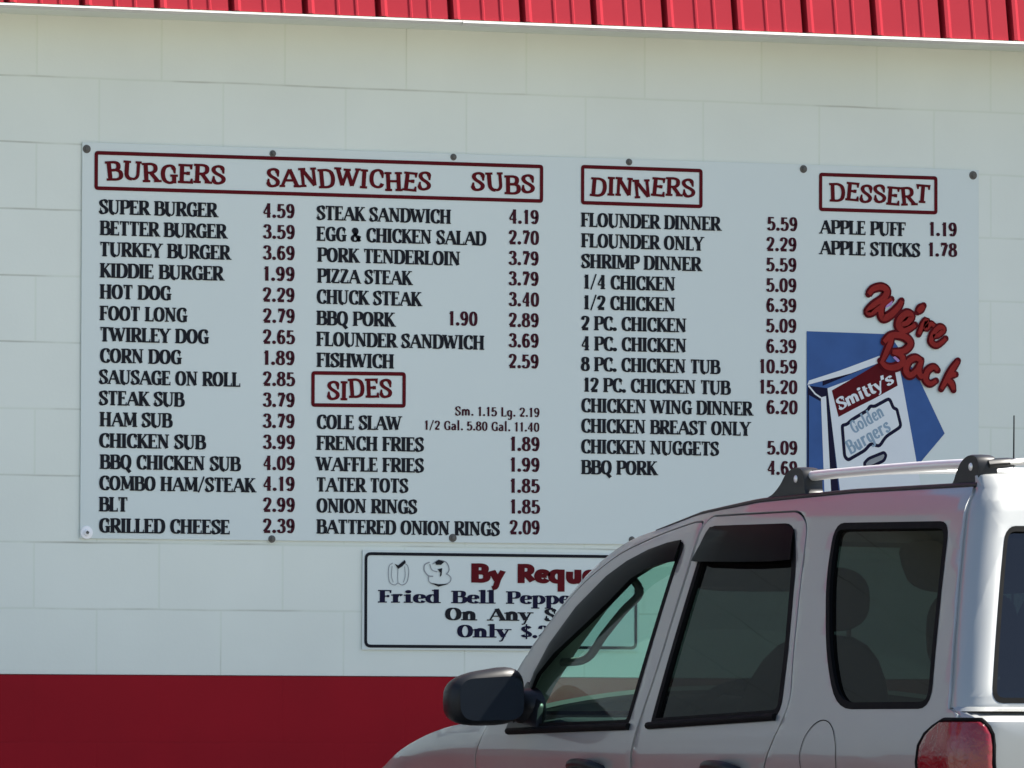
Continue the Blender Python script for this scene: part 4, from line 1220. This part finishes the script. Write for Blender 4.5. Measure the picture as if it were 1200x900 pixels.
ws = finish('windscreen', bm, M['glass_front'], car, smooth=60)
# black border baked on the inside of the glass
V2 = [(p[0], p[1] - .004, p[2] - .002) for p in V]
F2 = [f for i, f in enumerate(F) if (i % NX) in (0, NX - 1) or i // NX in (0, NR - 1)]
bm = bmesh.new(); bm.from_mesh(pydata(V2, F2)); orient(bm, MIDP)
finish('windscreen_border', bm, M['rubber'], ws, smooth=60)

# ---- bonnet, nose, bumper
V, F = [], []
hy = [-2.60 + (2.60 - 1.25) * k / 26 for k in range(27)]
for y in hy:
    zt = ztop(y); w = hw(y, zt)
    for k in range(NX + 1):
        u = -1 + 2 * k / NX
        e = 1 - abs(u) ** 2.6
        V.append((XC + u * w, y + .10 * e * max(0, (y + 1.8) / .55), zt + (.022 + .072 * min(1, max(0, (-2.15 - y) / .4))) * e))
for r in range(len(hy) - 1):
    for k in range(NX): F.append((r * n + k, r * n + k + 1, (r + 1) * n + k + 1, (r + 1) * n + k))
bm = bmesh.new(); bm.from_mesh(pydata(V, F)); bmesh.ops.recalc_face_normals(bm, faces=bm.faces[:]); orient(bm, MIDP)
finish('bonnet', bm, paint, car, thick=.012, smooth=50, inner=1)
def nose(u, z):
    w = hw(-1.25, min(z, .78)) - .004
    e = 1 - abs(u) ** 3
    return (XC + u * w, -1.245 + .115 * e + (.03 if z < .62 else 0) * e, z + (.02 * e if z > .8 else 0))
bm = sheet([(-1, .40), (1, .40), (1, .808), (-1, .808)], [], nose, .08, .04); orient(bm, MIDP)
nf = finish('front_bumper', bm, paint, car, thick=.015, smooth=50, inner=1)
bm = sheet(round_poly([(-.42, .66), (.42, .66), (.45, .77), (-.45, .77)], .03), [], lambda u, z: (nose(u, z)[0], nose(u, z)[1] + .006, z), .08, .03); orient(bm, MIDP)
finish('grille', bm, M['black_plastic'], car, thick=.005, smooth=50)
for s in (-1, 1):
    bm = sheet(round_poly([(s * .56, .655), (s * .93, .67), (s * .94, .775), (s * .54, .765)], .03), [], lambda u, z: (nose(u, z)[0], nose(u, z)[1] + .008, z), .06, .03); orient(bm, MIDP)
    finish('headlight', bm, M['lamp_clear'], car, thick=.006, smooth=50)

# ---- rear end: tailgate and corners share one map; u is -1..1 across, corners beyond .86
RC = .86
def rear_y(z):
    d = .075 if z > 1.105 else .085
    y = seam_y(z) - d
    if z > 1.60: y += .050 * ((z - 1.60) / .085) ** 2
    return y
def rear_map(off=0.0):
    def f(u, z):
        y1 = rear_y(z)
        y0 = seam_y(z) + .004
        wz = min(z, 1.655)
        w = hw(max(y0, -5.6), wz) - .007
        wf = w - .070
        cr = .030 * max(0, min(1, (z - 1.55) / .11))
        if abs(u) <= RC:
            q = u / RC
            return (XC + q * wf * 1.0, y1 - .030 * (1 - q * q) - off, z + cr * (1 - abs(q * .9) ** 2.4))
        t = (abs(u) - RC) / (1 - RC)
        s = 1 if u > 0 else -1
        # quadratic corner from the rear face round to the side
        p0 = Vector((wf, y1)); p1 = Vector((w, y1 + .004)); p2 = Vector((w, y0))
        p = p0 * (1 - t) ** 2 + p1 * 2 * t * (1 - t) + p2 * t * t
        d = (p1 - p0) * (1 - t) + (p2 - p1) * t
        nn = Vector((d.y, -d.x)).normalized()
        return (XC + s * (p.x + nn.x * off), p.y + nn.y * off, z + cr * (1 - .9 ** 2.4) * (1 - t))
    return f
W_TAIL = round_poly([(-.855, 1.128), (.855, 1.128), (.853, 1.555), (-.853, 1.555)], [.035] * 4, 5)
up = [(-1, 1.1135), (1, 1.1135), (1, 1.684), (-1, 1.684)]
bm = sheet(up, [W_TAIL], rear_map(), .025, .03); orient(bm, MIDP)
tg = finish('tailgate', bm, paint, car, thick=.02, bevel=.002, smooth=45, inner=1)
bm = sheet(offset_poly(W_TAIL, -.004), [], rear_map(-.006), .05, .06); orient(bm, MIDP)
finish('rear_window', bm, M['glass_rear'], tg, smooth=60)
bm = sheet(offset_poly(W_TAIL, .003), [offset_poly(W_TAIL, -.010)], rear_map(.001), .03, .05); orient(bm, MIDP)
finish('window_seal', bm, M['rubber'], tg, thick=.01, smooth=40)
low = [(-1, .44), (1, .44), (1, 1.111), (-1, 1.111)]
bm = sheet(low, [], rear_map(), .025, .04)
# ledge that closes the step under the glass
orient(bm, MIDP)
rp = finish('rear_panel', bm, paint, car, thick=.02, bevel=.002, smooth=45, inner=1)
bm = sheet([(-.99, 0), (.99, 0), (.99, 1), (-.99, 1)], [], lambda u, t: tuple(Vector(rear_map()(u, 1.105)) * (1 - t) + Vector(rear_map()(u, 1.116)) * t + Vector((0, 0, .0))), .03, .5)
bmesh.ops.recalc_face_normals(bm, faces=bm.faces[:])
finish('tailgate_ledge', bm, paint, car, smooth=60)
bm = sheet(round_poly([(-.90, .40), (.90, .40), (.92, .66), (-.92, .66)], .05), [], rear_map(.045), .04, .04); orient(bm, MIDP)
finish('rear_bumper', bm, M['black_plastic'], car, thick=.05, bevel=.012, smooth=45)
bm = sheet(round_poly([(-.20, .74), (.20, .74), (.20, .87), (-.20, .87)], .02), [], rear_map(.006), .04, .04); orient(bm, MIDP)
finish('licence_plate', bm, M['trim_white'], car, thick=.004, smooth=45)
# tail lamps: part on the body side, wrapped round the corner
for s in (-1, 1):
    V, F = [], []
    zs = [.72, .78, .85, .92, .98, 1.020, 1.048, 1.066, 1.078, 1.083]
    cols_ = 26
    grid = []
    for z in zs:
        # front edge on the side runs back towards its top; inner edge on the rear face curves in
        k = max(0, (z - .985) / .098)
        yf = -5.262 - .010 * (z - .72) - .105 * k ** 3
        ui = .862 + .050 * k ** 4
        row = []
        ye = seam_y(z) + .004
        for c in range(cols_ + 1):
            t = c / cols_
            edge_d = min(t, 1 - t) * cols_
            off = .012 * min(1, edge_d / 2.0) ** .5
            if z in (zs[-1], zs[0]): off = 0
            if t < .45:
                y = yf + (ye - yf) * (t / .45)
                row.append(Vector((XC + s * (hw(y, z) + off), y, z)))
            else:
                u = 1 + (ui - 1) * ((t - .45) / .55)
                p = Vector(rear_map(off)(s * u, z))
                row.append(p + Vector((s * .006 * max(0, 1 - (t - .45) / .1), 0, 0)))
        grid.append(row)
    for r in grid: V += r
    m_ = cols_ + 1
    for r in range(len(zs) - 1):
        for c in range(cols_): F.append((r * m_ + c, r * m_ + c + 1, (r + 1) * m_ + c + 1, (r + 1) * m_ + c))
    bm = bmesh.new(); bm.from_mesh(pydata(V, F)); bmesh.ops.recalc_face_normals(bm, faces=bm.faces[:]); orient(bm, MIDP)
    tl = finish('tail_lamp', bm, M['lamp_red'], car, thick=.004, smooth=40)
    # dark gasket round the lens
    rim = [grid[-1][c] for c in range(m_)]
    loop = [grid[r][0] for r in range(len(zs))] + rim[1:] + [grid[r][-1] for r in range(len(zs) - 2, -1, -1)]
    bm = bmesh.new(); tube(bm, [p + Vector((s * .002, -.002, .001)) for p in loop], .006, 7)
    link('lamp_gasket', bm_mesh(bm), M['rubber'], tl, smooth=50)

# ---- cabin
bm = bmesh.new()
box(bm, (XC, -3.45, .50), (1.56, 3.9, .04))
box(bm, (XC, -5.10, .78), (1.42, .55, .50))
link('cabin_floor', bm_mesh(bm), M['trim_dark'], car)
V, F = [], []
prof = [(-2.52, 1.02), (-2.62, 1.075), (-2.85, 1.090), (-3.02, 1.070), (-3.06, 1.00), (-2.98, .70), (-2.60, .60)]
for x in (XC - .74, XC + .74):
    for y, z in prof: V.append((x, y, z))
k = len(prof)
for i in range(k): F.append((i, (i + 1) % k, k + (i + 1) % k, k + i))
F.append(tuple(range(k))); F.append(tuple(range(2 * k - 1, k - 1, -1)))
bm = bmesh.new(); bm.from_mesh(pydata(V, F)); bmesh.ops.recalc_face_normals(bm, faces=bm.faces[:])
dash = finish('dashboard', bm, M['black_plastic'], car, bevel=.02, smooth=40)
bm = bmesh.new()
lofted(bm, (XC - .36, -2.97, 1.10), .19, .09, .055, 2.4)
link('instrument_hood', bm_mesh(bm), M['black_plastic'], dash, smooth=60)
bm = bmesh.new()
R_ = Matrix.Rotation(math.radians(-62), 3, 'X')
ctr = Vector((XC - .36, -3.19, 1.02))
ring = [ctr + R_ @ Vector((.185 * math.cos(a), .185 * math.sin(a), 0)) for a in [2 * math.pi * k / 40 for k in range(41)]]
tube(bm, ring, .015, 10, False)
for a in (math.pi * .02, math.pi * .98, math.pi * 1.5):
    tube(bm, [ctr + R_ @ Vector((0, 0, -.02)), ctr + R_ @ Vector((.18 * math.cos(a), .18 * math.sin(a), 0))], .016, 8)
lofted(bm, ctr, .06, .03, .06, 2.4)
link('steering_wheel', bm_mesh(bm), M['black_plastic'], car, smooth=50)
for x in (XC - .42, XC + .40):
    bm = bmesh.new()
    lofted(bm, (x, -3.42, .66), .25, .27, .10, 3.4)
    lofted(bm, (x, -3.76, .98), .235, .075, .33, 3.0, warp=lambda q: Vector((q.x * (1 - .18 * max(0, q.z / .33)), q.y - .22 * (q.z / .33) * .5, q.z)))
    st_ = link('front_seat', bm_mesh(bm), M['seat'], car, smooth=60)
    bm = bmesh.new()
    lofted(bm, (x, -3.90, 1.40), .112, .050, .085, 2.6)
    tube(bm, [(x - .06, -3.885, 1.25), (x - .06, -3.895, 1.36)], .007, 6); tube(bm, [(x + .06, -3.885, 1.25), (x + .06, -3.895, 1.36)], .007, 6)
    link('headrest', bm_mesh(bm), M['seat'], st_, smooth=60)
bm = bmesh.new()
lofted(bm, (XC, -4.30, .66), .64, .26, .11, 4)
lofted(bm, (XC, -4.62, .92), .64, .08, .24, 4, warp=lambda q: Vector((q.x, q.y - .12 * (q.z / .24) * .5, q.z)))
link('rear_seat', bm_mesh(bm), M['seat'], car, smooth=60)
rs = [o for o in car.children if o.name.startswith('rear_seat')][-1]
for x in (XC - .43, XC + .43):
    bm = bmesh.new()
    lofted(bm, (x, -4.76, 1.30), .125, .050, .115, 2.8)
    tube(bm, [(x - .05, -4.74, 1.10), (x - .05, -4.755, 1.24)], .007, 6); tube(bm, [(x + .05, -4.74, 1.10), (x + .05, -4.755, 1.24)], .007, 6)
    link('headrest', bm_mesh(bm), M['seat'], rs, smooth=60)
for x in (XC - .34, XC + .34):
    bm = bmesh.new()
    lofted(bm, (x, -3.20, 1.505), .21, .014, .075, 4, warp=lambda q: Vector((q.x, q.y + q.z * .7, q.z)))
    link('sun_visor', bm_mesh(bm), M['lining_grey'], car, smooth=60)
bm = bmesh.new()
tube(bm, [(1.885, -2.565, 1.085), (1.885, -2.565, 1.115)], [.014, .009], 12)
tube(bm, [(1.885, -2.565, 1.110), (1.886, -2.570, 1.50), (1.887, -2.576, 1.952)], [.0042, .0034, .0020], 8)
link('antenna', bm_mesh(bm), M['black_plastic'], car, smooth=60)
# grab handle and lining on the windscreen pillars
for s in (-1, 1):
    bm = bmesh.new()
    pts = []
    for t in (.45, .50, .60, .72, .82, .87):
        y, z = pillar(t)
        stand = .0 if t in (.45, .87) else .055
        pts.append((XC + s * (hw(y, z) - .065 - stand * .5), y - .05 - stand, z - .045 - stand * .35))
    tube(bm, smooth_poly(pts, 5), .0115, 8)
    link('grab_handle', bm_mesh(bm), M['lining_grey'], car, smooth=50)
    V, F = [], []
    for k in range(13):
        y, z = pillar(k / 12)
        V += [(XC + s * (hw(y, z) - .026), y - .030, z - .012), (XC + s * (hw(y, z) - .085), y - .022, z - .028), (XC + s * (hw(y, z) - .115), y + .010, z - .030)]
    for k in range(12):
        for q in (0, 1): F.append((3 * k + q, 3 * k + q + 1, 3 * k + q + 4, 3 * k + q + 3))
    bm = bmesh.new(); bm.from_mesh(pydata(V, F)); bmesh.ops.recalc_face_normals(bm, faces=bm.faces[:])
    finish('pillar_lining', bm, M['lining_grey'], car, thick=.006, smooth=50)

# ---- wheels
for s in (-1, 1):
    for y in (-4.64, -2.02):
        x = XC + s * .775
        bm = bmesh.new()
        prof = [(.215, -.10), (.24, -.112), (.315, -.112), (.345, -.09), (.352, -.05), (.352, .05), (.345, .09), (.315, .112), (.24, .112), (.215, .10)]
        nn = 40
        rings = [[bm.verts.new((x + d, y + r * math.cos(2 * math.pi * k / nn), .352 + r * math.sin(2 * math.pi * k / nn))) for k in range(nn)] for r, d in prof]
        for a, b in zip(rings, rings[1:] + rings[:1]):
            for k in range(nn): bm.faces.new((a[k], a[(k + 1) % nn], b[(k + 1) % nn], b[k]))
        bmesh.ops.recalc_face_normals(bm, faces=bm.faces[:])
        wh = link('wheel', bm_mesh(bm), M['tyre'], car, smooth=40)
        bm = bmesh.new()
        fx = x + s * .07
        for k in range(5):
            a = 2 * math.pi * k / 5
            tube(bm, [(fx, y, .352), (fx + s * .01, y + .11 * math.cos(a), .352 + .11 * math.sin(a)), (fx, y + .215 * math.cos(a), .352 + .215 * math.sin(a))], [.05, .036, .045], 8, True, .5, Vector((1, 0, 0)))
        tube(bm, [(fx - s * .02, y, .352), (fx + s * .02, y, .352)], .055, 16)
        rr = [(fx - s * .005, y + .212 * math.cos(2 * math.pi * k / nn), .352 + .212 * math.sin(2 * math.pi * k / nn)) for k in range(nn + 1)]
        tube(bm, rr, .014, 8, False, 1.0, Vector((1, 0, 0)))
        link('rim', bm_mesh(bm), M['alu'], wh, smooth=50)
# dark floor pan and wheel wells
bm = bmesh.new()
box(bm, (XC, -3.35, .44), (1.58, 3.9, .05))
link('floor_pan', bm_mesh(bm), M['black_plastic'], car)
